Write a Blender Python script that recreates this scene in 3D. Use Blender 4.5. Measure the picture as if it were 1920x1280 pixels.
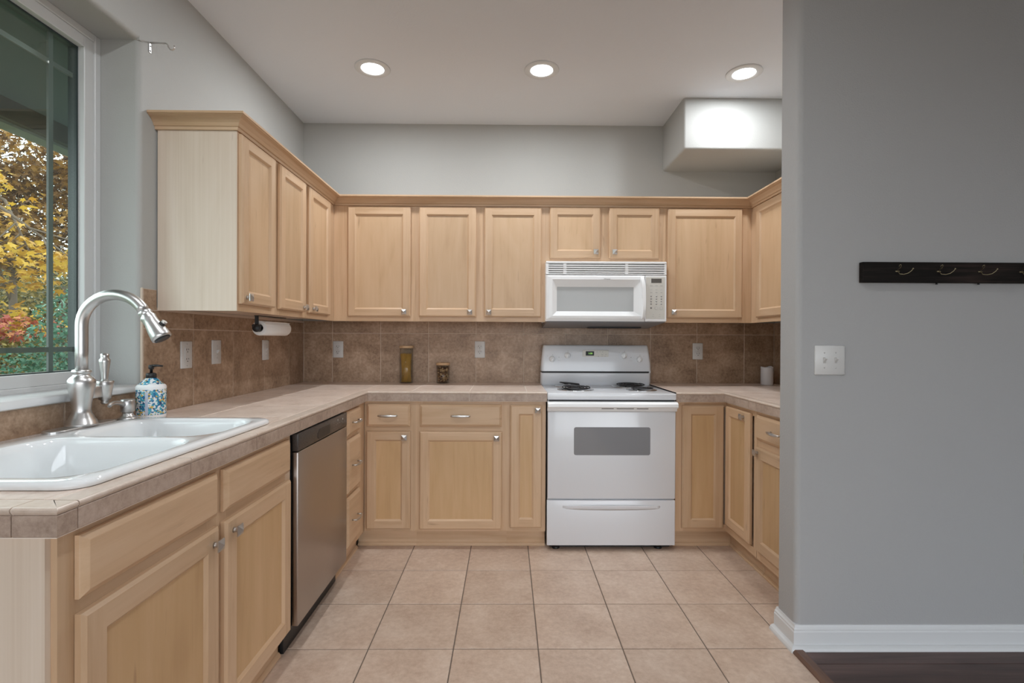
import bpy, bmesh, math, random
from mathutils import Vector, Matrix
for o in list(bpy.data.objects):
    bpy.data.objects.remove(o)
S = bpy.context.scene
COL = S.collection
R = math.radians
PI = math.pi

# ------------------------------------------------------------------ camera
CAM_H = 1.2292
FPX = 938.38
YAW, PIT, ROL = -0.0096, 0.0045, -0.0044
fw = Vector((-math.sin(YAW) * math.cos(PIT), math.cos(YAW) * math.cos(PIT), -math.sin(PIT)))
rt = Vector((math.cos(YAW), math.sin(YAW), 0))
dn = fw.cross(rt)
rt2 = rt * math.cos(ROL) + dn * math.sin(ROL)
dn2 = dn * math.cos(ROL) - rt * math.sin(ROL)
cd = bpy.data.cameras.new('camera')
cam = bpy.data.objects.new('camera', cd)
COL.objects.link(cam)
M = Matrix((rt2, -dn2, -fw)).transposed().to_4x4()
M.translation = (0, 0, CAM_H)
cam.matrix_world = M
cd.sensor_width = 36
cd.sensor_fit = 'HORIZONTAL'
cd.lens = 36 * FPX / 1920
cd.clip_start = 0.02
S.camera = cam

# ------------------------------------------------------------------ world and exposure
w = bpy.data.worlds.new('overcast_sky')
S.world = w
w.use_nodes = True
nt = w.node_tree
bg = nt.nodes['Background']
tc = nt.nodes.new('ShaderNodeTexCoord')
sx = nt.nodes.new('ShaderNodeSeparateXYZ')
nt.links.new(tc.outputs['Generated'], sx.inputs[0])
rp = nt.nodes.new('ShaderNodeValToRGB')
rp.color_ramp.elements[0].position = 0.46
rp.color_ramp.elements[0].color = (0.30, 0.29, 0.27, 1)
rp.color_ramp.elements[1].position = 0.52
rp.color_ramp.elements[1].color = (0.88, 0.94, 1.0, 1)
mp = nt.nodes.new('ShaderNodeMapRange')
mp.inputs['From Min'].default_value = -1
nt.links.new(sx.outputs['Z'], mp.inputs['Value'])
nt.links.new(mp.outputs['Result'], rp.inputs['Fac'])
nt.links.new(rp.outputs['Color'], bg.inputs['Color'])
bg.inputs['Strength'].default_value = 4.4
LAMP_W = 8.8
S.view_settings.view_transform = 'Standard'
S.view_settings.look = 'None'
S.view_settings.gamma = 1
S.view_settings.use_curve_mapping = False
S.view_settings.exposure = 0.0
S.cycles.use_denoising = True
S.cycles.max_bounces = 10
S.cycles.diffuse_bounces = 6
S.cycles.transparent_max_bounces = 16
S.cycles.caustics_reflective = False
S.cycles.caustics_refractive = False

# ------------------------------------------------------------------ materials
def new_mat(name):
    m = bpy.data.materials.new(name)
    m.use_nodes = True
    n = m.node_tree
    return m, n, n.nodes['Principled BSDF']

def link(n, a, b):
    n.links.new(a, b)

def simple(name, col, rough=0.5, metal=0.0, bump=0.0, bscale=300, emit=None, estr=0, coat=0, spec=None):
    m, n, b = new_mat(name)
    b.inputs['Base Color'].default_value = (*col, 1)
    b.inputs['Roughness'].default_value = rough
    b.inputs['Metallic'].default_value = metal
    if spec is not None:
        b.inputs['Specular IOR Level'].default_value = spec
    if coat:
        b.inputs['Coat Weight'].default_value = coat
        b.inputs['Coat Roughness'].default_value = 0.05
    if emit:
        b.inputs['Emission Color'].default_value = (*emit, 1)
        b.inputs['Emission Strength'].default_value = estr
    t = n.nodes.new('ShaderNodeTexCoord')
    ns = n.nodes.new('ShaderNodeTexNoise')
    ns.inputs['Scale'].default_value = bscale
    ns.inputs['Detail'].default_value = 3
    link(n, t.outputs['Object'], ns.inputs['Vector'])
    if bump:
        bp = n.nodes.new('ShaderNodeBump')
        bp.inputs['Strength'].default_value = bump
        bp.inputs['Distance'].default_value = 0.002
        link(n, ns.outputs['Fac'], bp.inputs['Height'])
        link(n, bp.outputs['Normal'], b.inputs['Normal'])
    else:
        mr = n.nodes.new('ShaderNodeMapRange')
        mr.inputs['To Min'].default_value = max(0.0, rough - 0.03)
        mr.inputs['To Max'].default_value = min(1.0, rough + 0.03)
        link(n, ns.outputs['Fac'], mr.inputs['Value'])
        link(n, mr.outputs['Result'], b.inputs['Roughness'])
    return m

def wood(name, axis, dark, mid, light, rough=0.36, knots=0.45, across=38.0, along=1.6):
    m, n, b = new_mat(name)
    t = n.nodes.new('ShaderNodeTexCoord')
    oi = n.nodes.new('ShaderNodeObjectInfo')
    ad = n.nodes.new('ShaderNodeVectorMath'); ad.operation = 'ADD'
    sc = n.nodes.new('ShaderNodeVectorMath'); sc.operation = 'SCALE'
    sc.inputs['Scale'].default_value = 17.0
    cx = n.nodes.new('ShaderNodeCombineXYZ')
    for i in range(3):
        link(n, oi.outputs['Random'], cx.inputs[i])
    link(n, cx.outputs[0], sc.inputs[0])
    link(n, t.outputs['Object'], ad.inputs[0])
    link(n, sc.outputs[0], ad.inputs[1])
    mpn = n.nodes.new('ShaderNodeMapping')
    s = [across] * 3
    s['xyz'.index(axis)] = along
    mpn.inputs['Scale'].default_value = s
    link(n, ad.outputs[0], mpn.inputs['Vector'])
    n1 = n.nodes.new('ShaderNodeTexNoise')
    n1.inputs['Scale'].default_value = 1.0
    n1.inputs['Detail'].default_value = 7
    n1.inputs['Roughness'].default_value = 0.62
    n1.inputs['Distortion'].default_value = 0.6
    link(n, mpn.outputs[0], n1.inputs['Vector'])
    mp2 = n.nodes.new('ShaderNodeMapping')
    s2 = [7.0] * 3
    s2['xyz'.index(axis)] = 1.4
    mp2.inputs['Scale'].default_value = s2
    link(n, ad.outputs[0], mp2.inputs['Vector'])
    n2 = n.nodes.new('ShaderNodeTexNoise')
    n2.inputs['Scale'].default_value = 1.0
    n2.inputs['Detail'].default_value = 4
    n2.inputs['Distortion'].default_value = 1.2
    link(n, mp2.outputs[0], n2.inputs['Vector'])
    mx = n.nodes.new('ShaderNodeMix'); mx.data_type = 'FLOAT'
    mx.inputs['Factor'].default_value = 0.5
    link(n, n1.outputs['Fac'], mx.inputs[2])
    link(n, n2.outputs['Fac'], mx.inputs[3])
    r = n.nodes.new('ShaderNodeValToRGB')
    e = r.color_ramp.elements
    e[0].position = 0.30; e[0].color = (*dark, 1)
    e[1].position = 0.68; e[1].color = (*light, 1)
    k = e.new(0.48); k.color = (*mid, 1)
    link(n, mx.outputs[0], r.inputs['Fac'])
    # sparse mineral streaks along the grain
    mp3 = n.nodes.new('ShaderNodeMapping')
    s3 = [30.0] * 3
    s3['xyz'.index(axis)] = 5.0
    mp3.inputs['Scale'].default_value = s3
    link(n, ad.outputs[0], mp3.inputs['Vector'])
    n3 = n.nodes.new('ShaderNodeTexNoise')
    n3.inputs['Scale'].default_value = 1.0
    n3.inputs['Detail'].default_value = 2
    link(n, mp3.outputs[0], n3.inputs['Vector'])
    k3 = n.nodes.new('ShaderNodeMapRange')
    k3.inputs['From Min'].default_value = 0.69
    k3.inputs['From Max'].default_value = 0.80
    k3.inputs['To Max'].default_value = knots
    link(n, n3.outputs['Fac'], k3.inputs['Value'])
    dkm = n.nodes.new('ShaderNodeMix'); dkm.data_type = 'RGBA'
    dkm.inputs['B'].default_value = (dark[0] * 0.5, dark[1] * 0.42, dark[2] * 0.4, 1)
    link(n, k3.outputs['Result'], dkm.inputs['Factor'])
    link(n, r.outputs['Color'], dkm.inputs['A'])
    hs = n.nodes.new('ShaderNodeHueSaturation')
    mr = n.nodes.new('ShaderNodeMapRange')
    mr.inputs['To Min'].default_value = 0.93
    mr.inputs['To Max'].default_value = 1.06
    link(n, oi.outputs['Random'], mr.inputs['Value'])
    link(n, mr.outputs['Result'], hs.inputs['Value'])
    link(n, dkm.outputs['Result'], hs.inputs['Color'])
    link(n, hs.outputs['Color'], b.inputs['Base Color'])
    b.inputs['Roughness'].default_value = rough
    bp = n.nodes.new('ShaderNodeBump')
    bp.inputs['Strength'].default_value = 0.05
    bp.inputs['Distance'].default_value = 0.001
    link(n, n1.outputs['Fac'], bp.inputs['Height'])
    link(n, bp.outputs['Normal'], b.inputs['Normal'])
    return m

def tilemat(name, dark, mid, light, rough=0.45, big=9.0, small=70.0, var=0.08, pits=True):
    m, n, b = new_mat(name)
    t = n.nodes.new('ShaderNodeTexCoord')
    g = n.nodes.new('ShaderNodeNewGeometry')
    cx = n.nodes.new('ShaderNodeCombineXYZ')
    for i in range(3):
        link(n, g.outputs['Random Per Island'], cx.inputs[i])
    sc = n.nodes.new('ShaderNodeVectorMath'); sc.operation = 'SCALE'
    sc.inputs['Scale'].default_value = 23.0
    link(n, cx.outputs[0], sc.inputs[0])
    ad = n.nodes.new('ShaderNodeVectorMath'); ad.operation = 'ADD'
    link(n, t.outputs['Object'], ad.inputs[0])
    link(n, sc.outputs[0], ad.inputs[1])
    n1 = n.nodes.new('ShaderNodeTexNoise')
    n1.inputs['Scale'].default_value = big
    n1.inputs['Detail'].default_value = 6
    n1.inputs['Roughness'].default_value = 0.6
    link(n, ad.outputs[0], n1.inputs['Vector'])
    n2 = n.nodes.new('ShaderNodeTexNoise')
    n2.inputs['Scale'].default_value = small
    n2.inputs['Detail'].default_value = 5
    n2.inputs['Roughness'].default_value = 0.7
    link(n, ad.outputs[0], n2.inputs['Vector'])
    mx = n.nodes.new('ShaderNodeMix'); mx.data_type = 'FLOAT'
    mx.inputs['Factor'].default_value = 0.5
    link(n, n1.outputs['Fac'], mx.inputs[2])
    link(n, n2.outputs['Fac'], mx.inputs[3])
    r = n.nodes.new('ShaderNodeValToRGB')
    e = r.color_ramp.elements
    e[0].position = 0.33; e[0].color = (*dark, 1)
    e[1].position = 0.66; e[1].color = (*light, 1)
    k = e.new(0.5); k.color = (*mid, 1)
    link(n, mx.outputs[0], r.inputs['Fac'])
    hs = n.nodes.new('ShaderNodeHueSaturation')
    mr = n.nodes.new('ShaderNodeMapRange')
    mr.inputs['To Min'].default_value = 1 - var
    mr.inputs['To Max'].default_value = 1 + var
    link(n, g.outputs['Random Per Island'], mr.inputs['Value'])
    link(n, mr.outputs['Result'], hs.inputs['Value'])
    link(n, r.outputs['Color'], hs.inputs['Color'])
    link(n, hs.outputs['Color'], b.inputs['Base Color'])
    b.inputs['Roughness'].default_value = rough
    bp = n.nodes.new('ShaderNodeBump')
    bp.inputs['Strength'].default_value = 0.12
    bp.inputs['Distance'].default_value = 0.001
    link(n, n2.outputs['Fac'], bp.inputs['Height'])
    link(n, bp.outputs['Normal'], b.inputs['Normal'])
    return m

def leafmat(name, c1, c2, c3):
    m, n, b = new_mat(name)
    g = n.nodes.new('ShaderNodeNewGeometry')
    r = n.nodes.new('ShaderNodeValToRGB')
    e = r.color_ramp.elements
    e[0].position = 0.05; e[0].color = (*c1, 1)
    e[1].position = 0.95; e[1].color = (*c3, 1)
    k = e.new(0.5); k.color = (*c2, 1)
    link(n, g.outputs['Random Per Island'], r.inputs['Fac'])
    link(n, r.outputs['Color'], b.inputs['Base Color'])
    b.inputs['Roughness'].default_value = 0.55
    tr = n.nodes.new('ShaderNodeBsdfTranslucent')
    link(n, r.outputs['Color'], tr.inputs['Color'])
    mx = n.nodes.new('ShaderNodeMixShader')
    mx.inputs[0].default_value = 0.35
    link(n, b.outputs[0], mx.inputs[1])
    link(n, tr.outputs[0], mx.inputs[2])
    link(n, mx.outputs[0], n.nodes['Material Output'].inputs['Surface'])
    return m

def glassmat(name, tint=(1, 1, 1), ior=1.5, rough=0.0):
    m, n, b = new_mat(name)
    n.nodes.remove(b)
    t = n.nodes.new('ShaderNodeBsdfTransparent')
    t.inputs[0].default_value = (*tint, 1)
    g = n.nodes.new('ShaderNodeBsdfGlossy')
    g.inputs['Roughness'].default_value = rough
    f = n.nodes.new('ShaderNodeFresnel')
    ge = n.nodes.new('ShaderNodeNewGeometry')
    io = n.nodes.new('ShaderNodeMapRange')       # same reflectance on the way in and out of the thin pane
    io.inputs['To Min'].default_value = ior
    io.inputs['To Max'].default_value = 1 / ior
    link(n, ge.outputs['Backfacing'], io.inputs['Value'])
    link(n, io.outputs['Result'], f.inputs[0])
    mx = n.nodes.new('ShaderNodeMixShader')
    link(n, f.outputs[0], mx.inputs[0])
    link(n, t.outputs[0], mx.inputs[1])
    link(n, g.outputs[0], mx.inputs[2])
    link(n, mx.outputs[0], n.nodes['Material Output'].inputs['Surface'])
    return m

PAINT = simple('wall_paint', (0.43, 0.432, 0.42), 0.75, bump=0.35, bscale=170)
PAINT_DIM = simple('dimmed_wall_paint', (0.385, 0.385, 0.388), 0.75, bump=0.5, bscale=150)  # same wall paint, with the partition's dimmer light put into its colour
CEIL = simple('ceiling_paint', (0.70, 0.73, 0.78), 0.85, bump=0.35, bscale=120)
TRIMW = simple('white_trim', (0.66, 0.67, 0.68), 0.4)
VINYL = simple('window_vinyl', (0.66, 0.67, 0.67), 0.4)
MAP_L = ((0.48, 0.31, 0.18), (0.58, 0.395, 0.248), (0.65, 0.465, 0.31))
WZ = wood('maple_vertical', 'z', *MAP_L)
WX = wood('maple_horizontal', 'x', *MAP_L)
WY = wood('maple_depthwise', 'y', *MAP_L)
PZ = wood('maple_panel', 'z', (0.48, 0.315, 0.18), (0.565, 0.385, 0.235), (0.61, 0.43, 0.275), across=24)
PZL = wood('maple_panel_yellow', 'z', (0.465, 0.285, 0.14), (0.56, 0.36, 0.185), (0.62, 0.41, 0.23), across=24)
LAM = wood('maple_laminate', 'z', (0.64, 0.52, 0.41), (0.70, 0.585, 0.475), (0.75, 0.64, 0.54), across=90, along=0.8, rough=0.42)
FT = tilemat('floor_tile', (0.44, 0.315, 0.24), (0.56, 0.425, 0.335), (0.66, 0.53, 0.435), 0.42, 6, 45, 0.04)
GROUT = simple('floor_grout', (0.16, 0.125, 0.10), 0.9, bump=0.2)
BT = tilemat('splash_tile', (0.17, 0.10, 0.06), (0.35, 0.235, 0.155), (0.50, 0.36, 0.26), 0.42, 8, 60, 0.06)
BGROUT = simple('splash_grout', (0.60, 0.49, 0.40), 0.9, bump=0.2)
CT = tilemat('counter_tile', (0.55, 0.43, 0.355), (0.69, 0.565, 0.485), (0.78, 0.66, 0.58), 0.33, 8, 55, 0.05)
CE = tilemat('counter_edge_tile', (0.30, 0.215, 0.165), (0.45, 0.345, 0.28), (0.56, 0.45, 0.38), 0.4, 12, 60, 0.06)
NOSE = tilemat('counter_nosing', (0.54, 0.43, 0.35), (0.64, 0.53, 0.45), (0.72, 0.62, 0.54), 0.3, 12, 60, 0.04)
CGROUT = simple('counter_grout', (0.80, 0.72, 0.64), 0.9, bump=0.2)
DARKWOOD = wood('dark_plank', 'x', (0.03, 0.017, 0.015), (0.075, 0.042, 0.036), (0.14, 0.085, 0.075), 0.45, across=30, along=1.2)
DARKWOODY = wood('dark_threshold', 'y', (0.05, 0.024, 0.015), (0.10, 0.05, 0.032), (0.16, 0.085, 0.055), 0.35, across=45, along=2)
RACKW = wood('black_stained_board', 'x', (0.003, 0.0025, 0.0025), (0.010, 0.008, 0.007), (0.05, 0.032, 0.027), 0.7, across=110, along=4)
RACKW.node_tree.nodes['Principled BSDF'].inputs['Specular IOR Level'].default_value = 0.15
WHITE = simple('white_enamel', (0.70, 0.72, 0.755), 0.18, coat=0.3)
WHITEP = simple('white_plastic', (0.84, 0.85, 0.86), 0.3)
ALM = simple('offwhite_panel', (0.62, 0.61, 0.57), 0.35)
PORC = simple('white_porcelain', (0.82, 0.84, 0.85), 0.08, coat=0.5)
PLATE = simple('white_wall_plate', (0.60, 0.595, 0.585), 0.3)
NICK = simple('brushed_nickel', (0.62, 0.61, 0.60), 0.33, 1.0)
STEEL = simple('stainless_steel', (0.46, 0.42, 0.39), 0.30, 1.0)
CHROME = simple('chrome', (0.80, 0.80, 0.81), 0.16, 1.0)
BLACK = simple('black_plastic', (0.012, 0.012, 0.013), 0.35)
BLACKM = simple('black_metal', (0.014, 0.014, 0.016), 0.45)
DWPANEL = simple('dark_control_panel', (0.055, 0.047, 0.043), 0.28)
DARKV = simple('dark_gap', (0.02, 0.02, 0.022), 0.6)
GREYU = simple('grey_vent_metal', (0.27, 0.28, 0.30), 0.35, 0.3)
GREYI = simple('grey_ink', (0.22, 0.22, 0.22), 0.5)
LGREY = simple('light_grey_ink', (0.45, 0.45, 0.44), 0.5)
OVGLASS = simple('oven_window_glass', (0.20, 0.20, 0.21), 0.06, coat=0.5)
MWGLASS = simple('microwave_screen', (0.40, 0.41, 0.41), 0.25)
LCD = simple('clock_display', (0.012, 0.02, 0.018), 0.15)
LCDG = simple('clock_digits', (0.1, 0.3, 0.03), 0.4, emit=(0.45, 0.85, 0.2), estr=0.9)
GREYD = simple('grey_display', (0.11, 0.10, 0.09), 0.2)
LENS = simple('lamp_lens', (0.9, 0.9, 0.9), 0.5, emit=(1.0, 0.985, 0.97), estr=12.0)
PAPER = simple('paper_towel', (0.80, 0.79, 0.78), 0.9, bump=0.3, bscale=400)
WAX = simple('white_wax', (0.70, 0.70, 0.73), 0.5)
BAMB = wood('bamboo_lid', 'x', (0.42, 0.26, 0.13), (0.52, 0.34, 0.19), (0.6, 0.42, 0.26), 0.45, across=120, along=6)
PASTA = simple('dry_spaghetti', (0.62, 0.36, 0.07), 0.5)
JARG = glassmat('jar_glass', (0.96, 0.97, 0.96), 1.45)
PANE = glassmat('window_glass', (0.90, 0.96, 0.93), 1.55)
BRASS = simple('aged_brass', (0.34, 0.29, 0.18), 0.4, 1.0)
SOFF = simple('eave_soffit_board', (0.10, 0.135, 0.13), 0.8, bump=0.2, bscale=20)
FASC = simple('fascia_board', (0.075, 0.078, 0.068), 0.7)
GUT = simple('gutter_metal', (0.20, 0.23, 0.20), 0.5)
LAWN = simple('lawn_soil', (0.07, 0.08, 0.04), 0.95, bump=0.5, bscale=30)
BARK = simple('tree_bark', (0.10, 0.07, 0.05), 0.9, bump=0.5, bscale=40)
SIDING = simple('house_siding', (0.20, 0.22, 0.21), 0.8)
MUNT = simple('muntin_bar', (0.14, 0.155, 0.15), 0.5)
SPACER = simple('dark_glazing_spacer', (0.02, 0.035, 0.035), 0.4)

def mixbits():
    m, n, b = new_mat('trail_mix')
    g = n.nodes.new('ShaderNodeNewGeometry')
    r = n.nodes.new('ShaderNodeValToRGB')
    r.color_ramp.interpolation = 'CONSTANT'
    e = r.color_ramp.elements
    e[0].position = 0; e[0].color = (0.07, 0.025, 0.015, 1)
    e[1].position = 0.75; e[1].color = (0.55, 0.38, 0.20, 1)
    k = e.new(0.35); k.color = (0.25, 0.11, 0.04, 1)
    k = e.new(0.55); k.color = (0.42, 0.24, 0.09, 1)
    link(n, g.outputs['Random Per Island'], r.inputs['Fac'])
    link(n, r.outputs['Color'], b.inputs['Base Color'])
    b.inputs['Roughness'].default_value = 0.45
    return m
MIX = mixbits()

def mosaic():
    m, n, b = new_mat('floral_bottle_print')
    t = n.nodes.new('ShaderNodeTexCoord')
    v = n.nodes.new('ShaderNodeTexVoronoi')
    v.inputs['Scale'].default_value = 170
    link(n, t.outputs['Object'], v.inputs['Vector'])
    sp = n.nodes.new('ShaderNodeSeparateColor')
    link(n, v.outputs['Color'], sp.inputs[0])
    r = n.nodes.new('ShaderNodeValToRGB')
    r.color_ramp.interpolation = 'CONSTANT'
    e = r.color_ramp.elements
    e[0].position = 0; e[0].color = (0.03, 0.16, 0.33, 1)
    e[1].position = 0.88; e[1].color = (0.62, 0.42, 0.08, 1)
    for p, c in ((0.16, (0.05, 0.33, 0.46)), (0.34, (0.70, 0.76, 0.78)), (0.55, (0.16, 0.45, 0.50)), (0.66, (0.75, 0.78, 0.80)), (0.80, (0.03, 0.07, 0.16))):
        k = e.new(p); k.color = (*c, 1)
    link(n, sp.outputs[0], r.inputs['Fac'])
    link(n, r.outputs['Color'], b.inputs['Base Color'])
    b.inputs['Roughness'].default_value = 0.2
    return m
MOSAIC = mosaic()

# ------------------------------------------------------------------ mesh helpers
class MB:
    def __init__(s):
        s.bm = bmesh.new()
        s.mats = []
    def mi(s, m):
        if m not in s.mats:
            s.mats.append(m)
        return s.mats.index(m)
    def face(s, pts, m, smooth=False):
        vs = [s.bm.verts.new(p) for p in pts]
        f = s.bm.faces.new(vs)
        f.material_index = s.mi(m)
        f.smooth = smooth
        return f
    def box(s, x0, x1, y0, y1, z0, z1, m, bev=0.0, seg=1, sel=None):
        b = bmesh.new()
        bmesh.ops.create_cube(b, size=1)
        for v in b.verts:
            v.co = Vector(((x0 + x1) / 2 + v.co.x * (x1 - x0), (y0 + y1) / 2 + v.co.y * (y1 - y0), (z0 + z1) / 2 + v.co.z * (z1 - z0)))
        if bev > 0:
            ed = [e for e in b.edges if sel is None or sel((e.verts[0].co + e.verts[1].co) / 2)]
            bmesh.ops.bevel(b, geom=ed, offset=bev, segments=seg, profile=0.5, affect='EDGES', clamp_overlap=True)
        s.merge(b, m, smooth=bev > 0 and seg > 1)
    def merge(s, b, m, smooth=False, mat=None):
        i = s.mi(m)
        mp = {}
        for v in b.verts:
            mp[v] = s.bm.verts.new(mat @ v.co if mat else v.co)
        for f in b.faces:
            try:
                nf = s.bm.faces.new([mp[v] for v in f.verts])
            except ValueError:
                continue
            nf.material_index = i
            nf.smooth = smooth or f.smooth
        b.free()
    def loft(s, rings, m, closed=True, caps=(True, True), smooth=True):
        i = s.mi(m)
        vr = [[s.bm.verts.new(p) for p in r] for r in rings]
        n = len(vr[0])
        for a, b in zip(vr[:-1], vr[1:]):
            for k in range(n if closed else n - 1):
                f = s.bm.faces.new((a[k], a[(k + 1) % n], b[(k + 1) % n], b[k]))
                f.material_index = i; f.smooth = smooth
        if closed:
            for c, r in ((caps[0], list(reversed(vr[0]))), (caps[1], vr[-1])):
                if c:
                    f = s.bm.faces.new(r); f.material_index = i
    def lathe(s, prof, m, c=(0, 0, 0), n=32, ax='z', smooth=True, sx=1.0, sy=1.0, caps=(True, True)):
        rings = []
        for r, h in prof:
            ring = []
            for k in range(n):
                a = 2 * PI * k / n
                x, y = math.cos(a) * r * sx, math.sin(a) * r * sy
                p = {'z': (x, y, h), 'x': (h, x, y), 'y': (y, h, x)}[ax]
                ring.append(Vector(p) + Vector(c))
            rings.append(ring)
        s.loft(rings, m, True, caps, smooth)
    def cyl(s, p0, p1, r, m, n=20, r1=None, smooth=True):
        s.tube([p0, p1], r, m, n, [r, r if r1 is None else r1], smooth)
    def tube(s, pts, r, m, n=12, rad=None, smooth=True, sq=None):
        pts = [Vector(p) for p in pts]
        rings = []
        up = None
        for i, p in enumerate(pts):
            d = (pts[min(i + 1, len(pts) - 1)] - pts[max(i - 1, 0)]).normalized()
            if up is None:
                up = Vector((0, 0, 1)) if abs(d.z) < 0.9 else Vector((1, 0, 0))
            a = (up - d * up.dot(d)).normalized()
            up = a
            b = d.cross(a)
            rr = rad[i] if rad else r
            ra, rb = (rr, rr) if sq is None else (rr * sq[0], rr * sq[1])
            rings.append([p + a * math.cos(2 * PI * k / n) * ra + b * math.sin(2 * PI * k / n) * rb for k in range(n)])
        s.loft(rings, m, True, (True, True), smooth)
    def prism(s, poly, m, z0, z1, ax='z', smooth=False):
        def P(u, v, h):
            return {'z': (u, v, h), 'x': (h, u, v), 'y': (u, h, v)}[ax]
        s.loft([[P(u, v, z0) for u, v in poly], [P(u, v, z1) for u, v in poly]], m, True, (True, True), smooth)
    def build(s, name, parent=None, loc=None, rot=None, fixn=True, shade=None):
        if fixn:
            bmesh.ops.recalc_face_normals(s.bm, faces=s.bm.faces[:])
        me = bpy.data.meshes.new(name)
        s.bm.to_mesh(me); s.bm.free()
        for m in s.mats:
            me.materials.append(m)
        if shade:
            me.set_sharp_from_angle(angle=R(shade))
        o = bpy.data.objects.new(name, me)
        COL.objects.link(o)
        if parent: o.parent = parent
        if loc: o.location = loc
        if rot: o.rotation_euler = rot
        return o

def empty(name, loc=(0, 0, 0), rz=0.0):
    o = bpy.data.objects.new(name, None)
    o.empty_display_size = 0.1
    COL.objects.link(o)
    o.location = loc
    o.rotation_euler = (0, 0, rz)
    return o

def tag(o, label, cat, group=None, kind=None):
    o['label'] = label; o['category'] = cat
    if group: o['group'] = group
    if kind: o['kind'] = kind
    return o

def struct(o):
    o['kind'] = 'structure'
    return o

def copy_tree(o, parent=None):
    c = o.copy()
    COL.objects.link(c)
    if parent: c.parent = parent
    for ch in o.children:
        copy_tree(ch, c)
    return c

def text_mesh(name, txt, size, m, parent, loc, rot, depth=0.0003, shear=0.0):
    cu = bpy.data.curves.new(name, 'FONT')
    cu.body = txt; cu.size = size; cu.extrude = depth
    cu.align_x = 'CENTER'; cu.align_y = 'CENTER'; cu.shear = shear
    tmp = bpy.data.objects.new(name, cu)
    COL.objects.link(tmp)
    dg = bpy.context.evaluated_depsgraph_get()
    me = bpy.data.meshes.new_from_object(tmp.evaluated_get(dg))
    bpy.data.objects.remove(tmp)
    me.materials.clear(); me.materials.append(m)
    o = bpy.data.objects.new(name, me)
    COL.objects.link(o)
    o.parent = parent; o.location = loc; o.rotation_euler = rot
    return o

# ------------------------------------------------------------------ key dimensions (metres)
XL, XR, YB, ZC = -1.442, 1.905, 3.548, 2.7457     # left wall, right wall, back wall, ceiling
ZT = 0.9225                                       # counter top
XLC, YC, XRC = -0.808, 2.912, 1.272               # counter front edges: left run, back run, right run
XLF, YF, XRF = -0.836, 2.942, 1.299               # base cabinet face frames
XUL, YU, XUR = -1.112, 3.218, 1.573               # wall cabinet face frames
T = 0.337                                         # tile pitch
WY0, WY1, WZ0, WZ1 = 0.80, 1.975, 1.045, 2.392    # window opening
XWIN = -1.592                                     # window frame face
PY0, PY1, PX = 1.985, 2.120, 1.157                # partition wall faces

# ------------------------------------------------------------------ setting
def arc(cx, cy, r, a0, a1, n=6):
    return [(cx + r * math.cos(R(a0 + (a1 - a0) * i / n)), cy + r * math.sin(R(a0 + (a1 - a0) * i / n))) for i in range(n + 1)]

XO = -1.68   # outside face of the left wall
b = MB()
rr = 0.02
# far piece, with the rounded plaster corner into the window recess
b.prism([(XO, WY1), ] + arc(XL - rr, WY1 + rr, rr, -90, 0) + [(XL, YB + 0.12), (XO, YB + 0.12)], PAINT, 0, WZ1)
b.prism([(XO, WY1), (XL, WY1), (XL, YB + 0.12), (XO, YB + 0.12)], PAINT, WZ1, ZC)
b.prism([(XO, -3.2), (XL, -3.2)] + arc(XL - rr, WY0 - rr, rr, 0, 90) + [(XO, WY0)], PAINT, 0, ZC)
b.prism([(XO, WZ1)] + arc(XL - rr, WZ1 + rr, rr, -90, 0) + [(XL, ZC), (XO, ZC)], PAINT, WY0, WY1, ax='y')
b.prism([(XO, 0), (XL, 0), (XL, WZ0 - 0.03), (XO, WZ0 - 0.03)], PAINT, WY0, WY1, ax='y')
struct(b.build('wall_left', shade=40))
b = MB(); b.box(XL, XR + 0.12, YB, YB + 0.12, 0, ZC, PAINT); struct(b.build('wall_back'))
b = MB(); b.box(XR, XR + 0.12, PY1, YB, 0, ZC, PAINT); struct(b.build('wall_right'))
b = MB()
r2 = 0.022
b.prism(arc(PX + r2, PY0 + r2, r2, 180, 270) + [(4.6, PY0), (4.6, PY1)] + [(PX + 0.012, PY1), (PX, PY1 - 0.012)], PAINT_DIM, 0, ZC)
struct(b.build('wall_partition', shade=40))
b = MB(); b.box(4.6, 4.72, -3.2, PY1, 0, ZC, PAINT_DIM); struct(b.build('wall_dining'))  # unseen side wall, added to cut the fill light on the partition
b = MB()
b.box(XO, -1.2, -3.32, -3.2, 0, ZC, PAINT_DIM)  # unseen rear wall, added with an opening sized for the fill light
b.box(-1.2, 4.2, -3.32, -3.2, 2.30, ZC, PAINT_DIM)
b.box(4.2, 4.72, -3.32, -3.2, 0, ZC, PAINT_DIM)
struct(b.build('wall_front'))
b = MB(); b.box(XO, 4.6, -3.2, YB + 0.12, ZC, ZC + 0.12, CEIL); struct(b.build('ceiling'))
# dropped bulkhead in the far right corner
b = MB()
b.box(1.100, XR, 3.130, YB, 2.424, ZC + 0.001, PAINT, 0.016, 3, sel=lambda c: (abs(c.x - 1.1) < 1e-3 and abs(c.y - 3.13) < 1e-3) or (abs(c.z - 2.424) < 1e-3 and (abs(c.y - 3.13) < 1e-3 or abs(c.x - 1.1) < 1e-3)))
struct(b.build('wall_bulkhead', shade=50))

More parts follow.
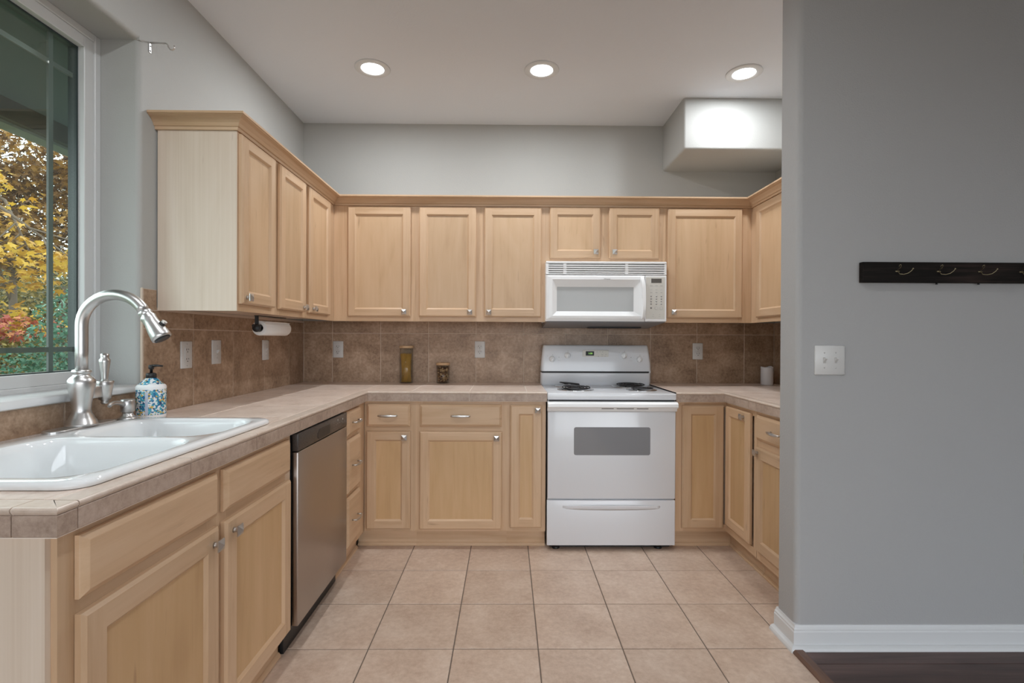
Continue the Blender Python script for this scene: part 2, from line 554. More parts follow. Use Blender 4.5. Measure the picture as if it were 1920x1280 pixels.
# floor: tiles on a grout bed, dark planks beyond the threshold
GX, GY = -0.5455, 2.6569
TX = 1.131
b = MB()
b.box(XL, TX, -3.2, YB, -0.05, -0.0025, GROUT)
b.box(TX, XR, PY1 - 0.01, YB, -0.05, -0.0025, GROUT)
gw = 0.0022
for i in range(-4, 9):
    for j in range(-4, 18):
        x0, x1 = GX + i * T + gw, GX + (i + 1) * T - gw
        y1, y0 = GY - j * T + T - gw, GY - j * T + gw
        lim = XR if y1 > PY1 + 0.02 else TX
        x0, x1 = max(x0, XL), min(x1, lim)
        y0, y1 = max(y0, -3.2), min(y1, YB)
        if x1 - x0 > 0.01 and y1 - y0 > 0.01:
            b.box(x0, x1, y0, y1, -0.006, 0.0, FT, 0.0018, 1, sel=lambda c: c.z > -1e-4)
struct(b.build('floor'))
b = MB()
random.seed(4)
y = PY0 + 0.02
k = 0
while y > -3.2:
    y0 = y - 0.125
    x = TX + 0.03 - random.random() * 0.9
    while x < 4.6:
        x1 = x + 1.2
        if x1 > TX + 0.04:
            b.box(max(x, TX + 0.03) + 0.0006, min(x1, 4.6) - 0.0006, y0 + 0.0006, y - 0.0006, -0.02, 0.004, DARKWOOD, 0.0015, 1, sel=lambda c: c.z > 0)
        x = x1
    y = y0
struct(b.build('floor_wood'))
b = MB()
b.prism([(TX - 0.002, -0.01), (TX - 0.002, 0.006), (TX + 0.008, 0.012), (TX + 0.038, 0.012), (TX + 0.046, 0.006), (TX + 0.046, -0.01)], DARKWOODY, -3.2, PY0 - 0.03, ax='y')
struct(b.build('trim_1'))
# baseboards with shoe moulding round the partition end
def sweep(mb, path, prof, m, mats=None, side=1):
    """path: 2D points; prof: (out, z); out is along side * right-hand normal"""
    n = len(path)
    rings = []
    for i, p in enumerate(path):
        p = Vector(p)
        def nrm(a, c):
            d = (Vector(c) - Vector(a)).normalized()
            return Vector((d.y, -d.x)) * side
        if i == 0: mv = nrm(path[0], path[1]); sc = 1
        elif i == n - 1: mv = nrm(path[-2], path[-1]); sc = 1
        else:
            n1, n2 = nrm(path[i - 1], path[i]), nrm(path[i], path[i + 1])
            mv = (n1 + n2).normalized(); sc = 1 / max(0.2, mv.dot(n1))
        rings.append([(p.x + mv.x * o * sc, p.y + mv.y * o * sc, z) for o, z in prof])
    for i in range(n - 1):
        mm = mats[i] if mats else m
        mb.loft([rings[i], rings[i + 1]], mm, True, (i == 0, i == n - 2), False)
b = MB()
bpath = [(PX, PY1), (PX, PY0), (4.6, PY0)]
bprof = [(-0.004, 0.0), (0.014, 0.0), (0.014, 0.070), (0.011, 0.074), (0.011, 0.080), (0.006, 0.086), (0.004, 0.094), (-0.004, 0.095)]
sweep(b, bpath, bprof, TRIMW)
sprof = [(0.010, 0.0), (0.034, 0.0)] + [(0.014 + 0.020 * math.cos(R(a)), 0.002 + 0.020 * math.sin(R(a))) for a in (15, 40, 65, 90)] + [(0.010, 0.02)]
sweep(b, bpath, sprof, TRIMW)
struct(b.build('baseboard_partition'))

# window
wn = empty('window_1', (XWIN, (WY0 + WY1) / 2, WZ0)); struct(wn)
def wloc(o):
    o.location = (-XWIN, -(WY0 + WY1) / 2, -WZ0)
    return o
def frame_ring(mb, x0, x1, ya, yb, za, zb, t, m, bev=0.002):
    mb.box(x0, x1, ya, ya + t, za, zb, m, bev)
    mb.box(x0, x1, yb - t, yb, za, zb, m, bev)
    mb.box(x0, x1, ya + t, yb - t, za, za + t, m, bev)
    mb.box(x0, x1, ya + t, yb - t, zb - t, zb, m, bev)
b = MB(); frame_ring(b, XWIN - 0.07, XWIN, WY0, WY1, WZ0 - 0.01, WZ1, 0.026, VINYL); wloc(b.build('frame', wn))
b = MB(); frame_ring(b, XWIN - 0.065, XWIN - 0.006, WY0 + 0.026, WY1 - 0.026, WZ0 + 0.016, WZ1 - 0.026, 0.042, VINYL); wloc(b.build('sash', wn))
ga, gb, gz0, gz1 = WY0 + 0.068, WY1 - 0.068, WZ0 + 0.055, WZ1 - 0.068
b = MB(); frame_ring(b, XWIN - 0.062, XWIN - 0.03, ga - 0.001, gb + 0.001, gz0 - 0.001, gz1 + 0.001, 0.008, SPACER, 0); wloc(b.build('glazing_spacer', wn))
b = MB(); b.box(XWIN - 0.034, XWIN - 0.031, ga, gb, gz0, gz1, PANE); wloc(b.build('pane', wn))
b = MB()
mx = XWIN - 0.047
for yy in (gb - 0.098, ga + 0.098):
    b.box(mx - 0.004, mx + 0.004, yy - 0.009, yy + 0.009, gz0, gz1, MUNT)
for zz in (gz0 + 0.085, gz1 - 0.112):
    b.box(mx - 0.0035, mx + 0.0035, ga, gb, zz - 0.009, zz + 0.009, MUNT)
wloc(b.build('muntin', wn))
b = MB()
b.box(XWIN - 0.005, XL + 0.018, WY0 + 0.001, WY1 - 0.001, WZ0 - 0.026, WZ0 + 0.001, WHITEP, 0.006, 2, sel=lambda c: c.x > XL)
wloc(b.build('sill', wn))

# ------------------------------------------------------------------ outside
b = MB(); b.box(-40, XO - 0.01, -20, 40, -0.75, -0.55, LAWN); struct(b.build('ground'))
b = MB()
b.prism([(XO, 2.40), (-2.28, 2.318), (-2.28, 2.35), (XO, 2.55)], SOFF, -3.2, YB + 0.6, ax='y')
struct(b.build('ceiling_eave'))
b = MB()
b.box(-2.315, -2.282, -3.2, YB + 0.6, 2.226, 2.36, FASC)
struct(b.build('trim_2'))
gt = empty('roof_gutter', (-2.36, 0.2, 2.2))
b = MB()
b.prism([(-2.316, 2.213), (-2.316, 2.34), (-2.320, 2.34), (-2.322, 2.218), (-2.39, 2.218), (-2.425, 2.26), (-2.43, 2.32), (-2.435, 2.32), (-2.43, 2.255), (-2.395, 2.211)], GUT, -3.2, YB + 0.6, ax='y')
o = b.build('trough', gt); o.location = (2.36, -0.2, -2.2)
tag(gt, 'grey metal rain gutter along the eave outside the window', 'gutter')

def leaf_shape(kind):
    if kind == 'maple':
        pts = []
        lob = [(90, 1.0), (38, 0.92), (142, 0.92), (-12, 0.62), (192, 0.62)]
        ang = sorted([(a, r) for a, r in lob] + [(64, 0.45), (116, 0.45), (12, 0.42), (168, 0.42), (-60, 0.22), (240, 0.22)])
        for a, r in ang:
            pts.append((math.cos(R(a)) * r, math.sin(R(a)) * r + 0.0))
        return pts
    return [(0, -0.5), (0.22, -0.2), (0.26, 0.1), (0.14, 0.42), (0, 0.6), (-0.14, 0.42), (-0.26, 0.1), (-0.22, -0.2)]

def leaves(name, parent, blobs, n, size, kind, m, seed, flat=0.5, shell=0.3, clump=0):
    """blobs: (centre, radii) in parent space; leaves scattered through them"""
    rnd = random.Random(seed)
    shp = leaf_shape(kind)
    V, F = [], []
    vol = [max(1e-4, r[0] * r[1] * r[2]) ** 0.67 for c, r in blobs]
    tot = sum(vol)
    for (c, r), v in zip(blobs, vol):
        cnt = int(n * v / tot)
        cl = []
        for q in range(max(1, cnt // max(1, clump)) if clump else cnt):
            d = Vector((rnd.gauss(0, 1), rnd.gauss(0, 1), rnd.gauss(0, 1))).normalized()
            rad = shell + (1 - shell) * rnd.random() ** 0.5
            p0 = Vector((c[0] + d.x * r[0] * rad, c[1] + d.y * r[1] * rad, c[2] + d.z * r[2] * rad))
            for w_ in range(clump if clump else 1):
                p = p0 + (Vector((rnd.gauss(0, 1), rnd.gauss(0, 1), rnd.gauss(0, .5))) * size * 1.1 if clump else Vector())
                s_ = size * rnd.uniform(0.65, 1.25)
                nrm = Vector((rnd.gauss(0, 1), rnd.gauss(0, 1), abs(rnd.gauss(0, 1)) + flat)).normalized()
                a = nrm.orthogonal().normalized()
                bb = nrm.cross(a)
                th = rnd.random() * 2 * PI
                ca, sa = math.cos(th), math.sin(th)
                u, t_ = a * ca + bb * sa, bb * ca - a * sa
                i0 = len(V)
                for x, y in shp:
                    V.append(p + u * x * s_ + t_ * y * s_ + nrm * (-0.25 * s_ * (x * x + y * y)))
                F.append(list(range(i0, i0 + len(shp))))
    me = bpy.data.meshes.new(name)
    me.from_pydata([tuple(v) for v in V], [], F)
    me.materials.append(m)
    o = bpy.data.objects.new(name, me)
    COL.objects.link(o)
    o.parent = parent
    o['kind'] = 'stuff'
    return o

LY = leafmat('leaf_yellow', (0.42, 0.21, 0.02), (0.56, 0.34, 0.035), (0.64, 0.43, 0.07))
LO = leafmat('leaf_orange_brown', (0.09, 0.045, 0.02), (0.24, 0.115, 0.03), (0.42, 0.23, 0.05))
LOL = leafmat('leaf_olive', (0.07, 0.065, 0.02), (0.15, 0.125, 0.035), (0.28, 0.20, 0.05))
LG = leafmat('leaf_green', (0.03, 0.085, 0.05), (0.06, 0.155, 0.09), (0.14, 0.27, 0.19))
LD = leafmat('leaf_dark_green', (0.025, 0.055, 0.04), (0.05, 0.10, 0.07), (0.09, 0.15, 0.11))
LR = leafmat('leaf_red', (0.27, 0.05, 0.035), (0.38, 0.09, 0.07), (0.46, 0.18, 0.07))
GZ = -0.55

def tree(name, loc, label, cat, trunk_h, blobs, spec, seed, tr=0.07, limbs=5, group=None):
    t = empty(name, (loc[0], loc[1], GZ))
    rnd = random.Random(seed)
    mb = MB()
    mb.tube([(0, 0, -0.05), (0.03, -0.02, trunk_h * 0.5), (0, 0, trunk_h)], tr, BARK, 10, [tr * 1.3, tr, tr * 0.6])
    mb.build('trunk', t)
    if limbs:
        mb = MB()
        for c, r in blobs[:limbs]:
            s0 = Vector((0, 0, trunk_h * rnd.uniform(0.45, 0.95)))
            e = Vector(c)
            md = s0.lerp(e, 0.5) + Vector((rnd.uniform(-.2, .2), rnd.uniform(-.2, .2), rnd.uniform(0, .3)))
            mb.tube([s0, md, e], tr * 0.4, BARK, 8, [tr * 0.45, tr * 0.28, tr * 0.12])
            for q in range(4):
                e2 = e + Vector((rnd.uniform(-1, 1) * r[0], rnd.uniform(-1, 1) * r[1], rnd.uniform(-.6, 1) * r[2]))
                mb.tube([md.lerp(e, 0.4 + q * .18), e2], 0.01, BARK, 6, [tr * 0.16, tr * 0.06])
        mb.build('branch', t)
    for i, (nm, bl, cnt, size, kind, m, fl, cl) in enumerate(spec):
        leaves(nm, t, bl, cnt, size, kind, m, seed + i, flat=fl, clump=cl)
    tag(t, label, cat, group)
    return t

# yellow maple whose sprays hang in front of the window, its trunk further along the garden
yb = [((1.10, -0.3, 2.90), (0.40, 0.35, 0.18)), ((1.48, -0.3, 2.76), (0.38, 0.32, 0.20)), ((1.70, -0.3, 2.56), (0.30, 0.30, 0.15)), ((1.98, -0.3, 2.75), (0.32, 0.30, 0.15)),
      ((1.25, -0.3, 2.44), (0.32, 0.25, 0.10)), ((1.10, -0.3, 2.08), (0.36, 0.30, 0.13)), ((1.42, -0.3, 1.93), (0.26, 0.30, 0.10)), ((0.3, -0.6, 2.8), (0.6, 0.6, 0.4)), ((0.2, -0.3, 3.8), (0.7, 0.7, 0.5))]
ys = [((1.3, -0.3, 3.35), (0.5, 0.4, 0.25))]
tree('maple_tree', (-7.4, 6.6), 'bright yellow maple with drooping sprays of leaves outside the window', 'tree', 4.2,
     yb, [('foliage', yb, 1500, 0.078, 'maple', LY, 1.2, 4), ('foliage', ys, 40, 0.078, 'maple', LY, 1.2, 2)], 11, 0.07, 8)
ob = [((0, 0, 5.2), (1.7, 1.6, 1.0)), ((0.9, 0.6, 4.6), (1.2, 1.2, 0.8)), ((-0.6, -0.6, 4.3), (1.2, 1.2, 0.8)), ((0.9, 0.2, 3.7), (1.2, 1.4, 0.6)), ((-0.3, -0.2, 3.4), (1.2, 1, 0.6))]
tree('maple_tree', (-9.2, 9.4), 'tall orange brown tree whose high crown shows sky between its leaves', 'tree', 4.4,
     ob, [('foliage', ob, 15500, 0.075, 'maple', LO, 0.5, 3)], 23, 0.06, 5)
ol = [((0, 0, 2.6), (1.3, 1.5, 0.9)), ((1.2, 0.4, 2.5), (1.1, 1.2, 0.8)), ((-1.2, -0.4, 2.5), (1.1, 1.2, 0.9)), ((0.4, 0.2, 1.5), (1.6, 1.5, 0.7)), ((-1.0, -0.6, 1.4), (1.2, 1.2, 0.7))]
tree('broadleaf_tree', (-10.9, 12.4), 'olive leaved tree standing behind the yellow maple sprays', 'tree', 3.0,
     ol, [('foliage', ol, 9000, 0.095, 'oval', LOL, 0.4, 0)], 37, 0.08, 4)
dk = [((0, 0, 2.4), (1.8, 1.6, 2.3)), ((1.8, 0.6, 2.2), (1.7, 1.6, 2.1)), ((-1.9, -0.6, 2.4), (1.7, 1.6, 2.2))]
tree('evergreen_tree', (-14.6, 16.0), 'dark green evergreen mass low behind all the autumn trees', 'tree', 2.5,
     dk, [('foliage', dk, 17000, 0.17, 'oval', LD, 0.3, 0)], 51, 0.1, 0)
hb = [((0.05, 0, 1.55), (0.30, 0.45, 0.72)), ((-0.22, -0.1, 1.2), (0.28, 0.4, 0.55)), ((0.35, 0.35, 1.55), (0.30, 0.45, 0.80)), ((-0.1, 0, 0.7), (0.45, 0.5, 0.6))]
tree('laurel_shrub', (-4.42, 5.05), 'glossy green shrub low outside the right side of the window', 'shrub', 1.4,
     hb, [('foliage', hb, 9500, 0.042, 'oval', LG, 0.3, 0)], 67, 0.03, 0)
rb = [((0.05, 0, 1.86), (0.42, 0.3, 0.14)), ((-0.3, -0.2, 1.80), (0.35, 0.3, 0.16))]
rl = [((0, 0, 1.62), (0.5, 0.4, 0.16)), ((0.05, 0, 1.1), (0.55, 0.5, 0.45))]
tree('maple_shrub', (-5.55, 5.70), 'small shrub with red and orange leaves below the yellow sprays', 'shrub', 1.2,
     rb, [('foliage', rb, 260, 0.058, 'maple', LR, 0.8, 3), ('lower_foliage', rl, 2600, 0.05, 'oval', LOL, 0.4, 0)], 79, 0.03, 2)

# ------------------------------------------------------------------ cabinet building blocks (local: x along face, y into wall, z up, face frame at y=0)
DT = 0.019
def door_frame(mb, x0, x1, z0, z1, st=0.052):
    yf, yb = -DT, 0.0
    e = 0.007
    iv = 0.010
    def ring(d, y):
        return [(x0 + d, y, z0 + d), (x1 - d, y, z0 + d), (x1 - d, y, z1 - d), (x0 + d, y, z1 - d)]
    A, B, Cc = ring(0, yb), ring(0, yf + e), ring(e, yf)
    I, J = ring(st, yf), ring(st + iv, yf + 0.009)
    for P, Q in ((A, B), (B, Cc), (I, J)):
        for k in range(4):
            mb.face([P[k], P[(k + 1) % 4], Q[(k + 1) % 4], Q[k]], WX if k in (0, 2) else WZ)
    # butt-jointed front: full-height stiles, rails between
    mb.face([Cc[0], (x0 + st, yf, z0 + e), (x0 + st, yf, z1 - e), Cc[3]], WZ)
    mb.face([(x1 - st, yf, z0 + e), Cc[1], Cc[2], (x1 - st, yf, z1 - e)], WZ)
    mb.face([(x0 + st, yf, z0 + e), (x1 - st, yf, z0 + e), I[1], I[0]], WX)
    mb.face([I[3], I[2], (x1 - st, yf, z1 - e), (x0 + st, yf, z1 - e)], WX)
    mb.face([A[3], A[2], A[1], A[0]], WZ)

def knob_mesh():
    mb = MB()
    mb.lathe([(0.0085, 0.0), (0.007, -0.004), (0.0065, -0.012), (0.009, -0.017)], NICK, ax='y', n=16)
    h = 0.0155
    yb, yf, yp = -0.016, -0.020, -0.029
    q = lambda y, s_: [(-s_, y, -s_), (s_, y, -s_), (s_, y, s_), (-s_, y, s_)]
    mb.loft([q(yb, h * 0.9), q(yb - 0.001, h), q(yf, h)], NICK, True, (True, False), False)
    Q = q(yf, h)
    for k in range(4):
        mb.face([Q[k], Q[(k + 1) % 4], (0, yp, 0)], NICK)
    return mb
def pull_mesh():
    mb = MB()
    L = 0.056
    pts, rad = [], []
    for i in range(13):
        t = -1 + 2 * i / 12
        pts.append((t * L, -0.022 - 0.008 * (1 - t * t), 0)); rad.append(0.0036 + 0.0034 * (1 - t * t))
    mb.tube(pts, 0.005, NICK, 10, rad, sq=(1.15, 0.75))
    for sx_ in (-1, 1):
        mb.tube([(sx_ * (L - 0.008), 0.0, 0), (sx_ * (L - 0.008), -0.024, 0)], 0.004, NICK, 10)
    return mb
_kn = knob_mesh().build('knob'); KNOB = _kn.data; bpy.data.objects.remove(_kn)
_pl = pull_mesh().build('pull'); PULL = _pl.data; bpy.data.objects.remove(_pl)

def add_mesh(name, me, parent, loc, rot=(0, 0, 0)):
    o = bpy.data.objects.new(name, me)
    COL.objects.link(o)
    o.parent = parent; o.location = loc; o.rotation_euler = rot
    return o

def door(root, x0, x1, z0, z1, knob=None, st=0.052, pm=None):
    cx, cz = (x0 + x1) / 2, (z0 + z1) / 2
    mb = MB()
    door_frame(mb, x0 - cx, x1 - cx, z0 - cz, z1 - cz, st)
    d = mb.build('door', root, (cx, -0.001, cz))
    mb = MB()
    a = st + 0.006
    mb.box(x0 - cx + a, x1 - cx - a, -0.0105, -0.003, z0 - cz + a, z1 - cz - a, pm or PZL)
    mb.build('panel', d)
    if knob:
        add_mesh('knob', KNOB, d, (knob[0] - cx, -DT, knob[1] - cz))
    return d

def drawer(root, x0, x1, z0, z1, pull=True):
    cx, cz = (x0 + x1) / 2, (z0 + z1) / 2
    mb = MB()
    def ring(d, y):
        return [(x0 - cx + d, y, z0 - cz + d), (x1 - cx - d, y, z0 - cz + d), (x1 - cx - d, y, z1 - cz - d), (x0 - cx + d, y, z1 - cz - d)]
    mb.loft([ring(0, 0), ring(0, -0.0085), ring(0.002, -0.0105), ring(0.013, -DT + 0.0005), ring(0.0145, -DT)], WX, True, (True, True), False)
    d = mb.build('drawer_front', root, (cx, -0.001, cz))
    if pull:
        add_mesh('pull', PULL, d, (0, -DT + 0.001, 0))
    return d

def face_frame(mb, W, z0, z1, stiles, rails, th=0.019):
    """stiles: (x0,x1) full height; rails: (xa,xb,za,zb)"""
    for a, c in stiles:
        mb.box(a, c, 0.0, th, z0, z1, WZ)
    for xa, xb, za, zb in rails:
        mb.box(xa, xb, 0.0002, th, za, zb, WX)

def base_cab(loc, rz, W, label, doors=(), top=0.862, drawers=(), stiles=None, rails=None, depth=0.585, group='base cabinets', end=None, kick=True, kick_x=None):
    root = empty('base_cabinet', loc, rz)
    mb = MB()
    mb.box(0.0015, W - 0.0015, 0.019, depth, 0.10, top, LAM)
    mb.build('carcass', root)
    mb = MB()
    face_frame(mb, W, 0.10, 0.864, stiles, rails)
    mb.build('face_frame', root)
    if kick:
        a, c = kick_x or (0.0, W)
        mb = MB()
        mb.box(a, c, 0.045, 0.06, 0.0, 0.10, WX)
        mb.prism([(0.045, 0.0), (0.033, 0.0), (0.033, 0.006), (0.036, 0.012), (0.042, 0.017), (0.045, 0.018)], WX, a, c, ax='x')
        mb.build('toe_kick', root)
    if end == 'near':
        mb = MB()
        mb.box(-0.012, -0.0002, 0.012, depth, 0.0, 0.864, LAM)
        mb.build('end_panel', root)
    for d in doors: door(root, *d)
    for d in drawers: drawer(root, *d)
    tag(root, label, 'cabinet', group)
    return root

# ---- left run (rz=+90: local x -> +Y, local y -> -X)
PL = PI / 2
# sink base, Y 0.938..1.936
W = 0.998
Y0 = 0.938
dl = lambda y: y - Y0
base_cab((XLF, Y0, 0), PL, W, 'two-door sink base cabinet under the sink at the near end of the left run',
    doors=[(dl(0.974), dl(1.432), 0.120, 0.693, (dl(1.405), 0.650), 0.055), (dl(1.466), dl(1.906), 0.120, 0.693, (dl(1.505), 0.655), 0.055)],
    drawers=[(dl(0.974), dl(1.432), 0.722, 0.846, False), (dl(1.466), dl(1.906), 0.722, 0.846, False)],
    stiles=[(0, 0.05), (0.462, 0.560), (W - 0.045, W)],
    rails=[(0.05, 0.462, 0.10, 0.14), (0.05, 0.462, 0.68, 0.735), (0.05, 0.462, 0.83, 0.864), (0.56, W - 0.045, 0.10, 0.14), (0.56, W - 0.045, 0.68, 0.735), (0.56, W - 0.045, 0.83, 0.864)],
    end='near', kick_x=(-0.012, W), top=0.73)
# three-drawer stack, Y 2.545..2.942
Y0 = 2.553
W = 2.940 - Y0
base_cab((XLF, Y0, 0), PL, W, 'narrow base cabinet with three stacked drawers beside the dishwasher',
    drawers=[(dl(2.590), dl(2.812), 0.722, 0.850), (dl(2.590), dl(2.812), 0.420, 0.700), (dl(2.590), dl(2.812), 0.140, 0.398)],
    stiles=[(0, 0.05), (dl(2.80), W)], rails=[(0.05, dl(2.80), 0.10, 0.155), (0.05, dl(2.80), 0.39, 0.43), (0.05, dl(2.80), 0.69, 0.735), (0.05, dl(2.80), 0.835, 0.864)], kick_x=(0, W))
# ---- back run (rz=0)
X0 = XLF + 0.001
dx = lambda x: x - X0
W = -0.535 - X0
base_cab((X0, YF, 0), 0, W, 'base cabinet with one drawer over a narrow door, in the left corner',
    doors=[(dx(-0.820), dx(-0.563), 0.117, 0.688, (dx(-0.596), 0.655), 0.048)], drawers=[(dx(-0.818), dx(-0.565), 0.716, 0.847)], kick_x=(-0.047, W),
    stiles=[(0, 0.045), (W - 0.04, W)], rails=[(0.045, W - 0.04, 0.10, 0.135), (0.045, W - 0.04, 0.675, 0.73), (0.045, W - 0.04, 0.835, 0.864)])
X0 = -0.535
W = 0.000 - X0
base_cab((X0, YF, 0), 0, W, 'wide base cabinet with long drawer over a square door, back run middle',
    doors=[(dx(-0.510), dx(-0.027), 0.115, 0.688, (dx(-0.060), 0.652), 0.050)], drawers=[(dx(-0.509), dx(-0.030), 0.716, 0.846)],
    stiles=[(0, 0.04), (W - 0.04, W)], rails=[(0.04, W - 0.04, 0.10, 0.135), (0.04, W - 0.04, 0.675, 0.73), (0.04, W - 0.04, 0.835, 0.864)])
X0 = 0.000
W = 0.229
base_cab((X0, YF, 0), 0, W, 'slim full-height door base cabinet just left of the white range',
    doors=[(dx(0.020), dx(0.207), 0.125, 0.843, (dx(0.180), 0.815), 0.050)],
    stiles=[(0, 0.035), (W - 0.035, W)], rails=[(0.035, W - 0.035, 0.10, 0.14), (0.035, W - 0.035, 0.825, 0.864)])
# ---- right corner cabinet with two doors meeting at the inside corner
root = empty('corner_cabinet', (0.996, YF, 0), 0)
LX = XRF - 0.996
mb = MB()
mb.box(0.002, XR - 0.996 - 0.004, 0.019, 0.585, 0.10, 0.862, LAM)
mb.box(LX + 0.019, XR - 0.996 - 0.004, 2.580 - YF, 0.019, 0.10, 0.862, LAM)
mb.build('carcass', root)
mb = MB()
face_frame(mb, LX, 0.10, 0.864, [(0, 0.05)], [(0.05, LX, 0.10, 0.14), (0.05, LX, 0.83, 0.864)])
yA = 2.582 - YF
mb.box(LX, LX + 0.019, yA, 0.019, 0.10, 0.14, WY)
mb.box(LX, LX + 0.019, yA, 0.019, 0.83, 0.864, WY)
mb.box(LX - 0.0002, LX + 0.019, yA, yA + 0.03, 0.10, 0.864, WZ)
mb.build('face_frame', root)
mb = MB()
mb.box(0, LX + 0.06, 0.045, 0.06, 0, 0.10, WX)
mb.prism([(0.045, 0.0), (0.033, 0.0), (0.033, 0.006), (0.036, 0.012), (0.042, 0.017), (0.045, 0.018)], WX, 0, LX + 0.045, ax='x')
mb.box(LX + 0.045, LX + 0.06, yA, 0.045, 0, 0.10, WY)
mb.prism([(LX + 0.045, 0.0), (LX + 0.033, 0.0), (LX + 0.033, 0.006), (LX + 0.036, 0.012), (LX + 0.042, 0.017), (LX + 0.045, 0.018)], WY, yA, 0.033, ax='y')
mb.build('toe_kick', root)
door(root, 0.035, LX - 0.022, 0.122, 0.845, None, 0.050)
hinge = empty('door', (LX, 0, 0), -PI / 2); hinge.parent = root; bpy.data.objects.remove(hinge)
d2 = MB(); door_frame(d2, -0.145, 0.145, -0.3475, 0.3475, 0.050)
dd = d2.build('door', root, (LX - 0.001, -0.022 - 0.145, 0.4965), (0, 0, -PI / 2))
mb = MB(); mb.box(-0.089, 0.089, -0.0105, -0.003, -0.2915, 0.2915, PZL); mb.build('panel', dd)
add_mesh('knob', KNOB, dd, (0.082, -DT, 0.318))
tag(root, 'corner base cabinet right of the range with two doors meeting in the corner', 'cabinet', 'base cabinets')
# right run, rz=-90: local x -> -Y, local y -> +X
W = 2.580 - PY1 - 0.004
base_cab((XRF, 2.580, 0), -PL, W, 'base cabinet with drawer over door, half hidden by the grey partition',
    doors=[(0.016, W - 0.03, 0.150, 0.682, (0.040, 0.655), 0.055)], drawers=[(0.016, W - 0.03, 0.720, 0.847)],
    stiles=[(0, 0.04), (W - 0.04, W)], rails=[(0.04, W - 0.04, 0.10, 0.16), (0.04, W - 0.04, 0.67, 0.735), (0.04, W - 0.04, 0.835, 0.864)])

# ---- wall cabinets
UB, UT = 1.341, 2.0785
def wall_cab(loc, rz, W, label, doors, stiles, z0=UB, depth=0.322, rails=None, end=None):
    root = empty('upper_cabinet', (loc[0], loc[1], z0), rz)
    h = UT - z0
    mb = MB()
    mb.box(0.0015, W - 0.0015, 0.019, depth, 0.012, h, LAM)
    mb.build('carcass', root)
    mb = MB()
    rl = rails or [(stiles[0][1], stiles[-1][0], 0.0, 0.04), (stiles[0][1], stiles[-1][0], h - 0.04, h)]
    face_frame(mb, W, 0.0, h, stiles, rl)
    mb.build('face_frame', root)
    if end == 'near':
        mb = MB()
        mb.box(-0.006, -0.0002, 0.0, depth, 0.0, h, LAM)
        mb.build('end_panel', root)
    for d in doors:
        x0, x1, za, zb, kn = d
        door(root, x0, x1, za - z0, zb - z0, (kn[0], kn[1] - z0) if kn else None, 0.047, PZ)
    tag(root, label, 'cabinet', 'wall cabinets')
    return root
DZ0, DZ1 = 1.371, 2.070
Y0 = 2.072
wall_cab((XUL, Y0), PL, 2.400 - Y0, 'single-door wall cabinet nearest the window, its pale end panel showing',
    [(dl(2.078), dl(2.374), DZ0, DZ1, (dl(2.112), 1.400))], [(0, 0.03), (2.35 - Y0, 2.400 - Y0)], end='near')
Y0 = 2.400
wall_cab((XUL, Y0), PL, YU - Y0 - 0.001, 'two-door wall cabinet on the left wall above the paper towel',
    [(dl(2.426), dl(2.732), DZ0, DZ1, (dl(2.702), 1.396)), (dl(2.782), dl(3.108), DZ0, DZ1, (dl(2.830), 1.396))],
    [(0, 0.05), (0.31, 0.40), (YU - Y0 - 0.12, YU - Y0 - 0.001)])
X0 = XUL
wall_cab((X0, YU), 0, -0.592 - X0, 'single-door wall cabinet in the left corner of the back wall',
    [(dx(-1.020), dx(-0.619), DZ0, DZ1, (dx(-0.657), 1.400))], [(0, 0.115), (-0.592 - X0 - 0.045, -0.592 - X0)])
X0 = -0.592
wall_cab((X0, YU), 0, 0.2425 - X0, 'two-door wall cabinet above the pasta jars, left of the microwave',
    [(dx(-0.565), dx(-0.201), DZ0, DZ1, (dx(-0.239), 1.400)), (dx(-0.149), dx(0.217), DZ0, DZ1, (dx(-0.118), 1.400))],
    [(0, 0.045), (0.375, 0.46), (0.2425 - X0 - 0.045, 0.2425 - X0)])
X0 = 0.2425
wall_cab((X0, YU), 0, 1.000 - X0, 'short two-door wall cabinet over the white microwave',
    [(dx(0.269), dx(0.594), 1.749, 2.0755, (dx(0.5635), 1.788)), (dx(0.650), dx(0.973), 1.749, 2.0755, (dx(0.6835), 1.788))],
    [(0, 0.045), (0.33, 0.43), (1.0 - X0 - 0.045, 1.0 - X0)], z0=1.7215)
X0 = 1.000
wall_cab((X0, YU), 0, XUR - X0, 'wide single-door wall cabinet right of the microwave',
    [(dx(1.027), dx(1.509), DZ0, DZ1, (dx(1.063), 1.406))], [(0, 0.045), (0.49, XUR - X0)])
Y0 = YU - 0.001
W = Y0 - PY1 - 0.004
wall_cab((XUR, Y0), -PL, W, 'wall cabinet on the right wall mostly hidden by the grey partition',
    [(0.092, 0.50, DZ0, DZ1, (0.47, 1.400)), (0.56, W - 0.03, DZ0, DZ1, (0.60, 1.400))], [(0, 0.11), (0.48, 0.58), (W - 0.045, W)])

# crown moulding
cr = MB()
cp = [(-0.019, 2.0792), (0.007, 2.079), (0.009, 2.090), (0.014, 2.093), (0.020, 2.104), (0.034, 2.118), (0.047, 2.124), (0.049, 2.127), (0.053, 2.128), (0.053, 2.137), (-0.019, 2.137)]
cpath = [(XL + 0.001, 2.066), (XUL, 2.066), (XUL, YU), (XUR, YU), (XUR, PY1 + 0.002)]
sweep(cr, cpath, cp, WX, mats=[WX, WY, WX, WY])
tag(cr.build('crown_moulding'), 'maple crown moulding running along the top of the wall cabinets', 'crown moulding')

